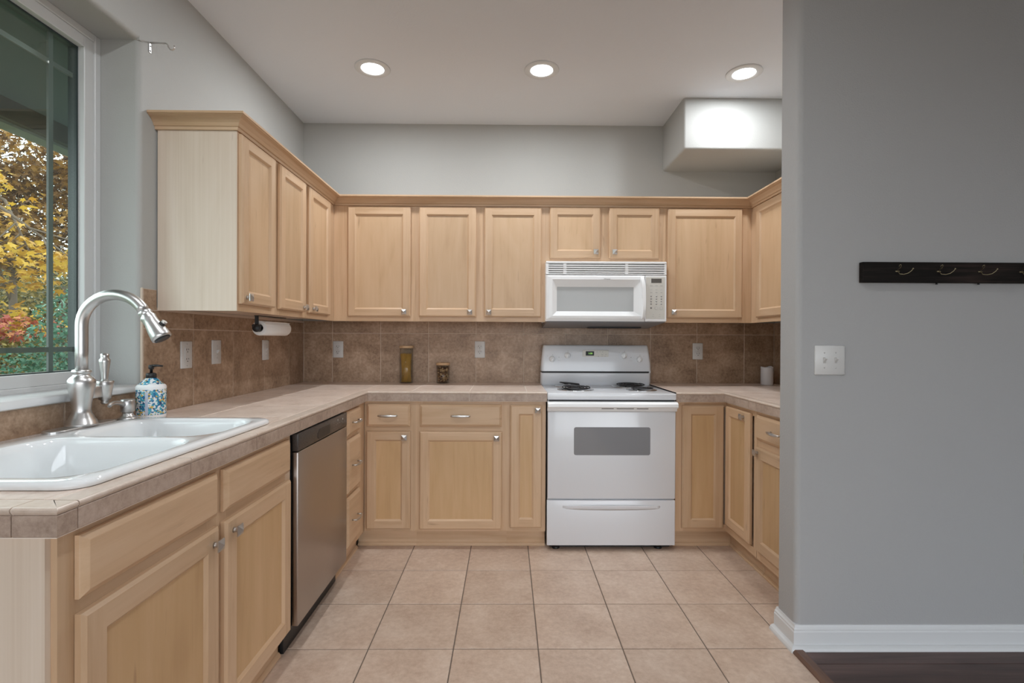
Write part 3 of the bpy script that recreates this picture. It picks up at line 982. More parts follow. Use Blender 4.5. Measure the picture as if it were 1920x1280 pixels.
# ------------------------------------------------------------------ countertops
def rect_sub(rects, hole):
    out = []
    hx0, hx1, hy0, hy1 = hole
    for x0, x1, y0, y1 in rects:
        if hx0 >= x1 or hx1 <= x0 or hy0 >= y1 or hy1 <= y0:
            out.append((x0, x1, y0, y1)); continue
        if x0 < hx0: out.append((x0, hx0, y0, y1))
        if x1 > hx1: out.append((hx1, x1, y0, y1))
        a, c = max(x0, hx0), min(x1, hx1)
        if y0 < hy0: out.append((a, c, y0, hy0))
        if y1 > hy1: out.append((a, c, hy1, y1))
    return [r for r in out if r[1] - r[0] > 0.004 and r[3] - r[2] > 0.004]
SINK = (-1.408, -0.848, 1.002, 1.835)
HOLE = (-1.385, -0.875, 1.025, 1.812)
CAP = 0.046
def tiles_in(mb, x0, x1, y0, y1, ox, oy, m, z0, z1, hole=None, g=0.0022):
    i0, i1 = math.floor((x0 - ox) / T), math.ceil((x1 - ox) / T)
    j0, j1 = math.floor((y0 - oy) / T), math.ceil((y1 - oy) / T)
    for i in range(i0, i1):
        for j in range(j0, j1):
            a, c = max(x0, ox + i * T + g), min(x1, ox + (i + 1) * T - g)
            d, e = max(y0, oy + j * T + g), min(y1, oy + (j + 1) * T - g)
            if c - a < 0.006 or e - d < 0.006: continue
            for r in (rect_sub([(a, c, d, e)], hole) if hole else [(a, c, d, e)]):
                mb.box(r[0], r[1], r[2], r[3], z0, z1, m, 0.0012, 1, sel=lambda q: q.z > z1 - 1e-4)
def split_path(path, off0):
    """cut a 2D path into tile-length pieces"""
    return path
def edge_run(nb, eb, p0, p1, nrm, first, mit0, mit1):
    """nosing cap and face tiles along p0->p1; outward normal nrm; mit: +1 outside mitre, -1 inside, 0 square"""
    p0, p1, nrm = Vector(p0), Vector(p1), Vector(nrm)
    L = (p1 - p0).length
    u = (p1 - p0) / L
    cuts = [0.0]
    s_ = first
    while s_ < L - 0.02:
        if s_ > 0.02: cuts.append(s_)
        s_ += T
    cuts.append(L)
    g = 0.0012
    capp = [(0.0, ZT), (-0.0, ZT)]
    rN = 0.006
    prof = [(-CAP, ZT - 0.014), (-CAP, ZT - 0.001), (-CAP + 0.001, ZT)] + [(-rN + 0.003 + rN * math.cos(R(a)), ZT - rN + rN * math.sin(R(a))) for a in (90, 65, 40, 15, -15, -45)] + [(-0.002, ZT - 0.014)]
    fprof = [(-0.010, 0.868), (-0.002, 0.868), (0.0, 0.870), (0.0, ZT - 0.0160), (-0.001, ZT - 0.0145), (-0.010, ZT - 0.0145)]
    for a, c in zip(cuts[:-1], cuts[1:]):
        aa = a + (0 if a == 0 else g); cc = c - (0 if c == L else g)
        def ring(pr, s0, end):
            o_ = []
            for w_, z in pr:
                sft = s0
                if end == 0 and a == 0: sft = s0 - w_ * mit0
                if end == 1 and c == L: sft = s0 + w_ * mit1
                q = p0 + u * sft + nrm * w_
                o_.append((q.x, q.y, z))
            return o_
        nb.loft([ring(prof, aa, 0), ring(prof, cc, 1)], NOSE, True, (True, True), False)
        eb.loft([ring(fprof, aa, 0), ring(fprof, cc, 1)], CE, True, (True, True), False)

ct = empty('countertop', (XLC, YC, ZT - 0.05))
def cloc(o, e):
    o.location = -Vector(e.location)
    return o
WALLG = 0.010
cx0 = XL + WALLG
cyb = YB - WALLG
NEAR = 0.906
RX0, RX1 = 0.2338, 0.9892
mb = MB()
for r in rect_sub([(cx0, XLC - 0.004, NEAR + 0.004, cyb), (XLC - 0.004, RX0, YC + 0.004, cyb)], HOLE):
    mb.box(*r, 0.8655, ZT - 0.0012, CGROUT)
cloc(mb.build('grout_bed', ct), ct)
mb = MB()
tiles_in(mb, cx0, XLC - CAP - 0.002, NEAR + CAP + 0.002, YC + CAP, XLC - CAP - 4 * T, 0.950, CT, ZT - 0.009, ZT, HOLE)
tiles_in(mb, cx0, XLC - CAP - 0.002, YC + CAP + 0.002, cyb, XLC - CAP - 4 * T, YC + CAP, CT, ZT - 0.009, ZT)
tiles_in(mb, XLC - CAP + 0.001, RX0, YC + CAP + 0.002, cyb, -0.557 - 2 * T, YC + CAP, CT, ZT - 0.009, ZT)
cloc(mb.build('tile_surface', ct), ct)
nb, eb = MB(), MB()
edge_run(nb, eb, (cx0, NEAR), (XLC, NEAR), (0, -1), (-0.8896 - cx0) % T, 0, 1)
edge_run(nb, eb, (XLC, NEAR), (XLC, YC), (1, 0), 0.044, 1, -1)
edge_run(nb, eb, (XLC, YC), (RX0, YC), (0, -1), -0.557 - XLC, -1, 0)
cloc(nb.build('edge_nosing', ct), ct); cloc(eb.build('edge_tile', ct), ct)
tag(ct, 'L-shaped beige tile countertop carrying the sink and the pasta jars', 'countertop')

ct = empty('countertop', (XRC, YC, ZT - 0.05))
cxr = XR - WALLG
mb = MB()
mb.box(RX1, cxr, YC + 0.004, cyb, 0.8655, ZT - 0.0012, CGROUT)
mb.box(XRC + 0.004, cxr, PY1 + 0.002, YC + 0.004, 0.8655, ZT - 0.0012, CGROUT)
cloc(mb.build('grout_bed', ct), ct)
mb = MB()
tiles_in(mb, RX1, cxr, YC + CAP + 0.002, cyb, XRC + CAP - T, YC + CAP, CT, ZT - 0.009, ZT)
tiles_in(mb, XRC + CAP + 0.002, cxr, PY1 + 0.002, YC + CAP, XRC + CAP, 2.60 - T, CT, ZT - 0.009, ZT)
cloc(mb.build('tile_surface', ct), ct)
nb, eb = MB(), MB()
edge_run(nb, eb, (RX1, YC), (XRC, YC), (0, -1), 0.5, 0, -1)
edge_run(nb, eb, (XRC, YC), (XRC, PY1 + 0.002), (-1, 0), 0.29, -1, 0)
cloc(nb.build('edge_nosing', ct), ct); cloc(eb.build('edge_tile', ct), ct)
tag(ct, 'beige tile countertop right of the range holding the white candle', 'countertop')

# ------------------------------------------------------------------ backsplash
def wall_tiles(mb, cols, rows, plane, g=0.0020):
    """cols: cut positions; rows: (z0,z1)"""
    for z0, z1 in rows:
        for a, c in zip(cols[:-1], cols[1:]):
            if plane[0] == 'y':
                mb.box(a + g, c - g, plane[1] - 0.008, plane[1] - 0.0005, z0 + g, z1 - g, BT, 0.0012, 1, sel=lambda q: q.y < plane[1] - 0.007)
            elif plane[0] == 'x':
                mb.box(plane[1] + 0.0005, plane[1] + 0.008, a + g, c - g, z0 + g, z1 - g, BT, 0.0012, 1, sel=lambda q: q.x > plane[1] + 0.007)
            else:
                mb.box(plane[1] - 0.008, plane[1] - 0.0005, a + g, c - g, z0 + g, z1 - g, BT, 0.0012, 1, sel=lambda q: q.x < plane[1] - 0.007)
ROWS = [(ZT - 0.02, 1.2665), (1.2665, 1.352)]
e = empty('backsplash', (0, YB, ZT))
mb = MB(); mb.box(XL + 0.006, XR - 0.006, YB - 0.0062, YB - 0.0004, ZT - 0.02, 1.352, BGROUT); cloc(mb.build('grout', e), e)
mb = MB()
wall_tiles(mb, [XL + 0.008, -1.232, -0.893, -0.556, -0.2205, 0.1177, 0.413, 0.713, 1.017, 1.347, 1.684, XR - 0.008], ROWS, ('y', YB))
cloc(mb.build('tile_field', e), e)
tag(e, 'brown stone-look tile backsplash along the back wall behind the range', 'backsplash')
e = empty('backsplash', (XL, 2.5, ZT))
mb = MB()
mb.box(XL + 0.0004, XL + 0.0062, 1.980, YB - 0.008, ZT - 0.02, 1.352, BGROUT)
mb.box(XL + 0.0004, XL + 0.0062, 1.980, 2.063, 1.352, 1.424, BGROUT)
mb.box(XL + 0.0004, XL + 0.0062, NEAR + 0.002, 1.980, ZT - 0.02, WZ0 - 0.027, BGROUT)
cloc(mb.build('grout', e), e)
mb = MB()
wall_tiles(mb, [1.988, 2.304, 2.635, 2.970, 3.307, YB - 0.009], [ROWS[0], (1.2665, 1.340)], ('x', XL))
wall_tiles(mb, [1.988, 2.064], [(1.340, 1.424)], ('x', XL))
wall_tiles(mb, [NEAR + 0.002, 0.961, 1.298, 1.635, 1.980], [(ZT - 0.02, WZ0 - 0.027)], ('x', XL))
cloc(mb.build('tile_field', e), e)
mb = MB()
mb.box(XL + 0.0005, XL + 0.009, 1.979, 1.987, WZ0 - 0.027, 1.426, BGROUT, 0.002)
cloc(mb.build('edge_trim', e), e)
tag(e, 'brown stone-look tile backsplash on the left wall below the window and cabinets', 'backsplash')
e = empty('backsplash', (XR, 2.8, ZT))
mb = MB(); mb.box(XR - 0.0062, XR - 0.0004, PY1 + 0.002, YB - 0.008, ZT - 0.02, 1.352, BGROUT); cloc(mb.build('grout', e), e)
mb = MB(); wall_tiles(mb, [PY1 + 0.003, 2.2, 2.537, 2.874, 3.211, YB - 0.009], ROWS, ('xr', XR)); cloc(mb.build('tile_field', e), e)
tag(e, 'brown tile backsplash on the right wall just showing beside the grey partition', 'backsplash')

# ------------------------------------------------------------------ sink
def rrect(x0, x1, y0, y1, r, z, n=7):
    pts = []
    for cx_, cy_, a0 in ((x1 - r, y1 - r, 0), (x0 + r, y1 - r, 90), (x0 + r, y0 + r, 180), (x1 - r, y0 + r, 270)):
        for i in range(n + 1):
            a = R(a0 + 90 * i / n)
            pts.append((cx_ + r * math.cos(a), cy_ + r * math.sin(a), z))
    return pts
sk = empty('kitchen_sink', ((SINK[0] + SINK[1]) / 2, (SINK[2] + SINK[3]) / 2, ZT))
ZS = 0.9405
mb = MB()
x0, x1, y0, y1 = SINK
mb.loft([rrect(x0 + 0.004, x1 - 0.004, y0 + 0.004, y1 - 0.004, 0.05, ZT + 0.0005), rrect(x0, x1, y0, y1, 0.055, ZT + 0.003), rrect(x0, x1, y0, y1, 0.055, ZT + 0.009),
         rrect(x0 + 0.003, x1 - 0.003, y0 + 0.003, y1 - 0.003, 0.053, ZS - 0.003), rrect(x0 + 0.009, x1 - 0.009, y0 + 0.009, y1 - 0.009, 0.05, ZS)], PORC, True, (False, False))
DIV = 1.463
BW = [(-1.305, -0.888, 1.045, DIV - 0.020, 0.075, 0.19), (-1.305, -0.888, DIV + 0.020, 1.795, 0.085, 0.16)]
# deck: fan the top surface with two holes, by triangulated fill
deck = bmesh.new()
loops = [rrect(x0 + 0.009, x1 - 0.009, y0 + 0.009, y1 - 0.009, 0.05, ZS)]
for a, c, d, f_, r_, dep in BW:
    loops.append(rrect(a - 0.012, c + 0.012, d - 0.012, f_ + 0.012, r_ + 0.012, ZS))
eds = []
for lp in loops:
    vs = [deck.verts.new(p) for p in lp]
    for i in range(len(vs)):
        eds.append(deck.edges.new((vs[i], vs[(i + 1) % len(vs)])))
bmesh.ops.triangle_fill(deck, edges=eds, use_beauty=True)
mb.merge(deck, PORC)
for a, c, d, f_, r_, dep in BW:
    def rg(o_, z, q=0.0):
        return rrect(a + o_, c - o_, d + o_, f_ - o_, max(0.03, r_ - o_ * 0.5 + q), z)
    mb.loft([rg(-0.012, ZS, 0.006), rg(-0.006, ZS - 0.0015), rg(-0.001, ZS - 0.007), rg(0.003, ZS - 0.02), rg(0.012, ZS - dep * 0.6), rg(0.022, ZS - dep * 0.9), rg(0.045, ZS - dep), rg(0.11, ZS - dep - 0.004)], PORC, True, (False, True))
bmesh.ops.remove_doubles(mb.bm, verts=mb.bm.verts[:], dist=0.0002)
cloc(mb.build('basin', sk, shade=60), sk)
for a, c, d, f_, r_, dep in BW:
    mb = MB()
    mb.lathe([(0.042, 0.0), (0.042, 0.003), (0.036, 0.004), (0.030, 0.001), (0.0, 0.001)], CHROME, ((a + c) / 2, (d + f_) / 2, ZS - dep - 0.0035), 24, caps=(True, False))
    cloc(mb.build('drain', sk), sk)
tag(sk, 'white double-bowl drop-in sink below the window', 'sink')

# faucet
FX, FY = -1.372, 1.627
fc = empty('kitchen_faucet', (FX, FY, ZS))
mb = MB()
pl = []
ny = 16
for i in range(ny + 1):
    a = PI * i / ny
    pl.append((0.031 * math.cos(a), 0.095 + 0.031 * math.sin(a)))
for i in range(ny + 1):
    a = PI + PI * i / ny
    pl.append((0.031 * math.cos(a), -0.095 + 0.031 * math.sin(a)))
mb.loft([[(x, y, 0.0003) for x, y in pl], [(x, y, 0.004) for x, y in pl], [(x * 0.94, y * 0.98, 0.006) for x, y in pl]], NICK, smooth=False)
mb.build('deck_plate', fc)
mb = MB()
mb.lathe([(0.0435, 0.006), (0.0435, 0.010), (0.041, 0.013), (0.039, 0.022), (0.034, 0.028), (0.033, 0.033), (0.0265, 0.044), (0.0245, 0.056), (0.026, 0.075), (0.030, 0.098), (0.0345, 0.122), (0.037, 0.140), (0.036, 0.151), (0.030, 0.160), (0.0225, 0.166), (0.022, 0.172), (0.0255, 0.174), (0.0265, 0.179), (0.0245, 0.184), (0.0195, 0.186)], NICK, n=36)
mb.build('body', fc)
mb = MB()
pts = [(0.0, 0, 0.185)]
z1 = 0.327
Ra = 0.106
pts += [(0, 0, 0.24), (0, 0, 0.29), (0, 0, z1)]
for i in range(1, 19):
    a = PI - R(152) * i / 18
    pts.append((Ra + Ra * math.cos(a), 0, z1 + 0.94 * Ra * math.sin(a)))
mb.tube(pts, 0.0172, NICK, 20)
mb.build('spout', fc)
end = Vector(pts[-1]); dr = (Vector(pts[-1]) - Vector(pts[-2])).normalized()
hd = [(0.0175, 0.0), (0.0195, 0.004), (0.0195, 0.012), (0.0175, 0.015), (0.0225, 0.022), (0.0215, 0.032), (0.0215, 0.045), (0.0265, 0.075), (0.029, 0.095), (0.0292, 0.104), (0.026, 0.106)]
mb = MB()
mb.lathe([(r_, -h_) for r_, h_ in hd], NICK, n=28)
h = mb.build('spray_head', fc, end)
hz_ = -dr
hx_ = Vector((-dr.z, 0, dr.x)).normalized()      # outer side of the arc carries the button
h.rotation_euler = Matrix((hx_, hz_.cross(hx_), hz_)).transposed().to_euler()
mb = MB()
mb.lathe([(0.0235, -0.1062), (0.0235, -0.1075), (0.0, -0.1075)], BLACK, n=24, caps=(True, False)); mb.build('nozzle', h)
mb = MB()
mb.cyl((0.022, 0, -0.066), (0.031, 0, -0.066), 0.009, BLACK, 16); mb.cyl((0.0305, 0, -0.066), (0.037, 0, -0.064), 0.0085, NICK, 16)
mb.build('spray_button', h)
# side lever valve, on the far side of the body
mb = MB()
lx, ly = 0.006, 0.085
mb.box(-0.012, 0.014, 0.030, 0.075, 0.088, 0.128, NICK, 0.004, 2)
mb.lathe([(0.0, 0.062), (0.009, 0.064), (0.012, 0.070), (0.010, 0.074), (0.017, 0.078), (0.020, 0.100), (0.0245, 0.126), (0.026, 0.139), (0.024, 0.142)], NICK, (lx, ly, 0), 28, caps=(False, True))
mb.build('valve', fc)
mb = MB()
mb.lathe([(0.010, 0.140), (0.0095, 0.150), (0.0115, 0.175), (0.0155, 0.205), (0.016, 0.213), (0.011, 0.220), (0.0125, 0.226), (0.0115, 0.233), (0.004, 0.236)], NICK, (lx, ly, 0), 24)
mb.build('lever', fc)
tag(fc, 'tall brushed nickel gooseneck pull-down faucet behind the sink', 'faucet')

# built-in soap dispenser
sd = empty('soap_dispenser', (-1.348, 1.790, ZS))
mb = MB()
mb.lathe([(0.030, 0.0003), (0.030, 0.003), (0.024, 0.007), (0.0175, 0.015), (0.0155, 0.024)], NICK, n=28); mb.build('base', sd)
mb = MB()
mb.lathe([(0.0155, 0.024), (0.021, 0.027), (0.0215, 0.065), (0.019, 0.069), (0.0, 0.070)], NICK, n=28, caps=(True, False)); mb.build('pump_head', sd)
mb = MB()
mb.tube([(0.0, -0.015, 0.052), (0.004, -0.045, 0.063), (0.010, -0.075, 0.066), (0.016, -0.098, 0.063), (0.018, -0.104, 0.058)], 0.006, NICK, 12, [0.0085, 0.0075, 0.0065, 0.006, 0.0055])
mb.build('nozzle', sd)
tag(sd, 'short brushed nickel soap dispenser mounted on the sink deck', 'soap dispenser')

# printed soap bottle
sb = empty('soap_bottle', (-1.356, 1.920, ZT))
mb = MB()
RB = 0.0485
mb.lathe([(RB - 0.004, 0.0005), (RB - 0.0005, 0.004), (RB, 0.008)], WHITEP, n=40, caps=(True, False))
mb.lathe([(RB, 0.008), (RB, 0.016)], WHITEP, n=40, caps=(False, False))
mb.lathe([(RB, 0.016), (RB, 0.112)], MOSAIC, n=40, caps=(False, False))
mb.lathe([(RB, 0.112), (RB + 0.0005, 0.120), (RB - 0.002, 0.126), (RB - 0.008, 0.130)], WHITEP, n=40, caps=(False, False))
mb.lathe([(RB - 0.008, 0.130), (0.020, 0.152), (0.017, 0.154)], MOSAIC, n=40, caps=(False, True))
mb.build('bottle', sb)
mb = MB()
a0 = R(-72)
for da in (-0.16,):
    mb.loft([[((RB + 0.0004) * math.cos(a0 + t), (RB + 0.0004) * math.sin(a0 + t), 0.017) for t in (-0.10, -0.05, 0, 0.05, 0.10)], [((RB + 0.0004) * math.cos(a0 + t), (RB + 0.0004) * math.sin(a0 + t), 0.104) for t in (-0.10, -0.05, 0, 0.05, 0.10)]], simple('grey_blue_band', (0.50, 0.55, 0.66), 0.3), False, (False, False))
mb.build('label_band', sb)
mb = MB()
mb.lathe([(0.0175, 0.153), (0.0175, 0.169), (0.015, 0.172), (0.009, 0.173)], BLACK, n=24)
mb.lathe([(0.005, 0.172), (0.005, 0.186), (0.009, 0.188), (0.009, 0.201), (0.007, 0.203)], BLACK, n=20)
mb.tube([(0, 0, 0.198), (0.018, 0.006, 0.2005), (0.036, 0.012, 0.198)], 0.004, BLACK, 10, [0.006, 0.0045, 0.003])
mb.build('pump', sb)
tag(sb, 'blue and yellow floral print soap bottle with black pump by the sink', 'soap bottle')

# ------------------------------------------------------------------ dishwasher (rz=+90)
Y0 = 1.945
dwx = lambda y: y - Y0
dw = empty('dishwasher', (XLF, Y0, 0), PL)
DW = 0.600
mb = MB(); mb.box(0.004, DW - 0.004, 0.0, 0.56, 0.10, 0.860, BLACK); mb.build('tub', dw)
mb = MB(); mb.box(0.006, DW - 0.004, -0.026, -0.001, 0.108, 0.786, STEEL, 0.003, 2); mb.build('door', dw)
mb = MB()
mb.box(0.006, DW - 0.004, -0.026, -0.001, 0.789, 0.858, DWPANEL, 0.003, 2)
cpn = mb.build('control_panel', dw)
mb = MB()
pk = [(0.205, 0.806), (0.214, 0.797), (0.345, 0.797), (0.352, 0.806), (0.352, 0.838), (0.232, 0.838), (0.205, 0.822)]
mb.prism(pk, BLACK, -0.0275, -0.020, ax='y')
mb.build('handle_pocket', cpn)
for px, pz, r_ in [(0.405, 0.831, .0016), (0.405, 0.820, .0016), (0.405, 0.809, .0016), (0.435, 0.820, .002), (0.455, 0.822, .002), (0.460, 0.838, .005), (0.485, 0.822, .002), (0.510, 0.824, .002), (0.530, 0.833, .0055), (0.530, 0.818, .002), (0.555, 0.820, .002)]:
    mb = MB()
    mb.lathe([(r_, -0.0261), (r_, -0.0268), (0, -0.0268)], LGREY, (px, 0, pz), 12, ax='y', caps=(True, False))
    mb.build('button', cpn)
mb = MB(); mb.box(0.006, DW - 0.004, 0.03, 0.045, 0.0, 0.10, BLACK); mb.build('kick_plate', dw)
tag(dw, 'stainless steel dishwasher with dark control strip under the left counter', 'dishwasher')

# ------------------------------------------------------------------ range
rg = empty('electric_range', (0.6115, 2.905, 0))
RW = 0.3765
YD = 3.515 - 2.905
mb = MB()
mb.box(-RW + 0.004, RW - 0.004, 0.022, YD, 0.03, 0.880, WHITE, 0.004, 1)
mb.build('body', rg)
mb = MB()
mb.box(-RW, RW, -0.004, 0.545, 0.879, 0.916, WHITE, 0.007, 3)
mb.build('cooktop', rg)
mb = MB(); mb.box(-RW + 0.012, RW - 0.012, 0.006, 0.03, 0.868, 0.880, DARKV); mb.build('vent_gap', rg)
mb = MB()
mb.box(-RW + 0.003, RW - 0.004, 0.0, 0.022, 0.302, 0.8115, WHITE, 0.004, 2)
od = mb.build('oven_door', rg)
mb = MB()
# full-width handle trim, rounded in section
hp = [(0.020, 0.8125), (-0.006, 0.8125), (-0.010, 0.816), (-0.012, 0.826), (-0.0125, 0.831), (-0.030, 0.834), (-0.036, 0.842), (-0.034, 0.858), (-0.024, 0.867), (0.0, 0.869), (0.020, 0.869)]
mb.prism(hp, WHITEP, -RW + 0.001, RW, ax='x')
oh = mb.build('door_handle', od)
mb = MB()
for a, c in ((0.312, 0.382), (0.400, 0.499), (0.517, 0.584)):
    mb.box(a - 0.375, c - 0.375, -0.0135, -0.0115, 0.8275, 0.8312, DARKV)
mb.build('vent_slot', oh)
mb = MB()
wx0, wx1, wz0, wz1 = 0.3906 - 0.6115, 0.8362 - 0.6115, 0.557, 0.720
mb.loft([[(x, -0.0004, z) for x, z, q in rrect(wx0, wx1, wz0, wz1, 0.012, 0)], [(x, -0.0016, z) for x, z, q in rrect(wx0 + 0.001, wx1 - 0.001, wz0 + 0.001, wz1 - 0.001, 0.011, 0)]], OVGLASS, True, (True, True), False)
mb.build('window', od)
mb = MB()
mb.box(-RW, RW - 0.004, 0.0, 0.022, 0.030, 0.294, WHITE, 0.004, 2)
sdw = mb.build('storage_drawer', rg)
mb = MB()
n = 24
rings = []
for i in range(n + 1):
    t = -1 + 2 * i / n
    xx = t * 0.285
    d = 0.0075 * (1 - abs(t) ** 3)
    zt = 0.2645 - 0.002 * t * t
    zb = 0.232 + 0.006 * t * t
    rings.append([(xx, 0.0006, zt + 0.003), (xx, -d * 0.95, zt), (xx, -d, zt - 0.004), (xx, -d * 0.35, (zt + zb) / 2), (xx, 0.0006, zb)])
mb.loft(rings, WHITE, True, (True, True))
mb.build('grip_lip', sdw)
for sx_ in (-0.32, 0.285):
    mb = MB()
    mb.lathe([(0.022, 0.0005), (0.024, 0.006), (0.018, 0.012), (0.010, 0.018), (0.010, 0.040)], BLACK, (sx_, 0.045, 0), 20)
    mb.build('leveling_foot', rg)
mb = MB(); mb.box(-RW + 0.02, RW - 0.02, 0.05, 0.06, 0.004, 0.035, DARKV); mb.build('toe_panel', rg)
# backguard
mb = MB()
def bgx(z): 
    t = max(0, min(1, (z - 0.99) / 0.20))
    return 0.379 - 0.018 * t ** 1.6
prof = [(0.545, 0.914), (0.535, 0.935), (0.533, 0.990), (0.533, 1.0015)]
top = [(0.520, 1.012), (0.523, 1.06), (0.534, 1.150), (0.540, 1.178), (0.548, 1.188), (0.560, 1.191), (0.600, 1.191)]
def bgring(pr, wfn, back=0.612):
    rs = []
    for y_, z_ in pr:
        w_ = wfn(z_)
        rs.append([(-w_, back, z_), (-w_, y_ + 0.012, z_), (-w_ + 0.010, y_ + 0.002, z_), (-w_ + 0.02, y_, z_), (w_ - 0.02, y_, z_), (w_ - 0.010, y_ + 0.002, z_), (w_, y_ + 0.012, z_), (w_, back, z_)])
    return rs
mb.loft(bgring(prof, lambda z: 0.379), WHITE, True, (True, True))
bgu = mb.build('backguard', rg, shade=50)
mb = MB(); mb.box(-0.372, 0.362, 0.529, 0.60, 0.9995, 1.0145, DARKV); mb.build('vent_slot', bgu)
mb = MB(); mb.loft(bgring(top, bgx), WHITE, True, (True, True)); cpo = mb.build('control_panel', rg, shade=50)
mb2 = MB(); mb2.box(0.366, 0.377, 0.530, 0.60, 1.0005, 1.013, WHITE, 0.001); mb2.build('slot_end_cap', bgu)
tilt = math.atan2(0.534 - 0.523, 1.150 - 1.06)
def bgp(x, z, off=0.0):
    y_ = 0.523 + (z - 1.06) * (0.011 / 0.09)
    return (x - 0.6115, y_ - off, z)
KX = [(0.3087, 1.096, 18), (0.4143, 1.1208, 18), (0.8039, 1.1205, 25), (0.9097, 1.0945, 25)]
kb = MB()
kb.lathe([(0.0205, 0.0), (0.0205, -0.004), (0.0185, -0.007), (0.0175, -0.016), (0.0, -0.017)], WHITEP, n=28, ax='y', caps=(True, False))
kb.box(-0.006, 0.006, -0.024, -0.014, -0.0165, 0.0165, WHITEP, 0.002, 2)
k0 = kb.build('control_knob', cpo, bgp(KX[0][0], KX[0][1], 0.0005), (tilt, R(KX[0][2]), 0))
mk = MB(); mk.box(-0.001, 0.001, -0.0245, -0.0235, 0.006, 0.016, GREYI); m0 = mk.build('pointer', k0)
for x_, z_, a_ in KX[1:]:
    c = copy_tree(k0, cpo)
    c.location = bgp(x_, z_, 0.0005); c.rotation_euler = (tilt, R(a_), 0)
mb = MB()
for x_, z_, a_ in KX:
    px, py, pz = bgp(x_, z_ + 0.0265, 0.0004)
    mb.box(px + 0.003, px + 0.0055, py - 0.0004, py + 0.0006, pz, pz + 0.005, GREYI)
    for sg in (-1, 1):
        px, py, pz = bgp(x_ + sg * 0.031, z_ + 0.020, 0.0004)
        if (sg < 0) == (a_ < 20 and x_ < 0.35 or x_ > 0.75 and x_ < 0.85):
            mb.box(px - 0.002, px + 0.002, py - 0.0004, py + 0.0006, pz - 0.0015, pz + 0.0015, LGREY)
for x_ in (0.356, 0.852):
    px, py, pz = bgp(x_, 1.1075, 0.0006)
    mb.lathe([(0.0024, 0.0005), (0.0024, -0.0008), (0, -0.0008)], GREYI, (px, py, pz), 10, ax='y', caps=(True, False))
    px, py, pz = bgp(x_, 1.085, 0.0004)
    mb.box(px - 0.010, px + 0.010, py - 0.0003, py + 0.0006, pz - 0.0006, pz + 0.0006, LGREY)
mb.build('printed_mark', cpo)
# clock panel
ck = empty('clock_panel', bgp(0.6075, 1.1195, 0.0), 0)
ck.parent = cpo
bpy.data.objects.remove(ck)
mb = MB(); mb.box(-0.0895, 0.0895, -0.0022, 0.004, -0.038, 0.038, ALM, 0.001)
ck = mb.build('clock_panel', cpo, bgp(0.6075, 1.1195, 0.0), (tilt, 0, 0))
mb = MB(); mb.box(-0.068, -0.0105, -0.0032, 0.0, 0.0, 0.030, LCD, 0.0008)
text = None
for i in range(4): mb.box(-0.076 + i * 0.021, -0.064 + i * 0.021, -0.0028, 0, -0.0245, -0.0205, LGREY)
for i in range(4): mb.box(-0.074 + i * 0.021, -0.066 + i * 0.021, -0.0028, 0, -0.0205, -0.0185, LGREY)
for px, pz in ((0.020, -0.006), (0.020, -0.025)): mb.box(px - 0.002, px + 0.002, -0.0028, 0, pz - 0.002, pz + 0.002, GREYI)
for px, pz, w_ in ((0.010, 0.026, 0.008), (0.030, 0.027, 0.006), (0.048, 0.026, 0.010), (0.046, 0.0085, 0.012), (0.071, 0.0085, 0.008), (0.046, -0.002, 0.009), (0.066, -0.005, 0.007), (0.020, -0.016, 0.008)): mb.box(px - w_ / 2, px + w_ / 2, -0.0028, 0, pz - 0.002, pz + 0.002, LGREY)
mb.build('keypad', ck)
text_mesh('clock_digits', '1:00', 0.017, LCDG, ck, (-0.036, -0.0034, 0.0148), (PI / 2, 0, 0))
text_mesh('lettering', 'Whirlpool', 0.0068, GREYI, ck, (0.058, -0.0025, -0.0205), (PI / 2, 0, 0), 0.0002, 0.2)
mb = MB(); mb.box(0.040, 0.076, -0.0026, 0, -0.0322, -0.0314, LGREY); mb.build('underline', ck)
# burners
def burner(cx_, cy_, r_, tiltv=(0, 0), lift=0.0):
    b_ = empty('burner', (cx_ - 0.6115, cy_ - 2.905, 0.916)); b_.parent = rg
    bpy.data.objects.remove(b_)
    mb = MB()
    mb.lathe([(r_ + 0.022, 0.0), (r_ + 0.022, 0.003), (r_ + 0.017, 0.0045), (r_ + 0.012, 0.003), (r_ * 0.5, 0.0015), (0.0, 0.0012)], CHROME, n=40, caps=(True, False))
    p = mb.build('drip_pan', rg, (cx_ - 0.6115, cy_ - 2.905, 0.9162))
    mb = MB()
    pts = []
    turns = 4 if r_ > 0.085 else 3.2
    N = int(turns * 26)
    for i in range(N + 1):
        a = 2 * PI * turns * i / N
        q = 0.018 + (r_ - 0.018) * i / N
        pts.append((q * math.cos(a + 0.6), q * math.sin(a + 0.6), 0.0))
    mb.tube(pts, 0.0036, BLACKM, 8)
    for a in (0.5, 2.6, 4.7):
        mb.box(-0.0015, 0.0015, 0.012, r_, -0.008, -0.003, BLACKM)
        for v in mb.bm.verts[-8:]:
            v.co = Matrix.Rotation(a, 3, 'Z') @ v.co
    c = mb.build('heating_coil', p, (0, 0, 0.0115 + lift), (tiltv[0], tiltv[1], 0))
    return c
burner(0.428, 3.125, 0.092, (R(3), 0), 0.003)
burner(0.836, 3.105, 0.072, (R(-1), 0), 0.002)
burner(0.414, 3.345, 0.073, (R(-3), R(5)), 0.010)
burner(0.822, 3.345, 0.098, (R(2), 0), 0.003)
tag(rg, 'white freestanding electric range with coil burners between the back counters', 'range')

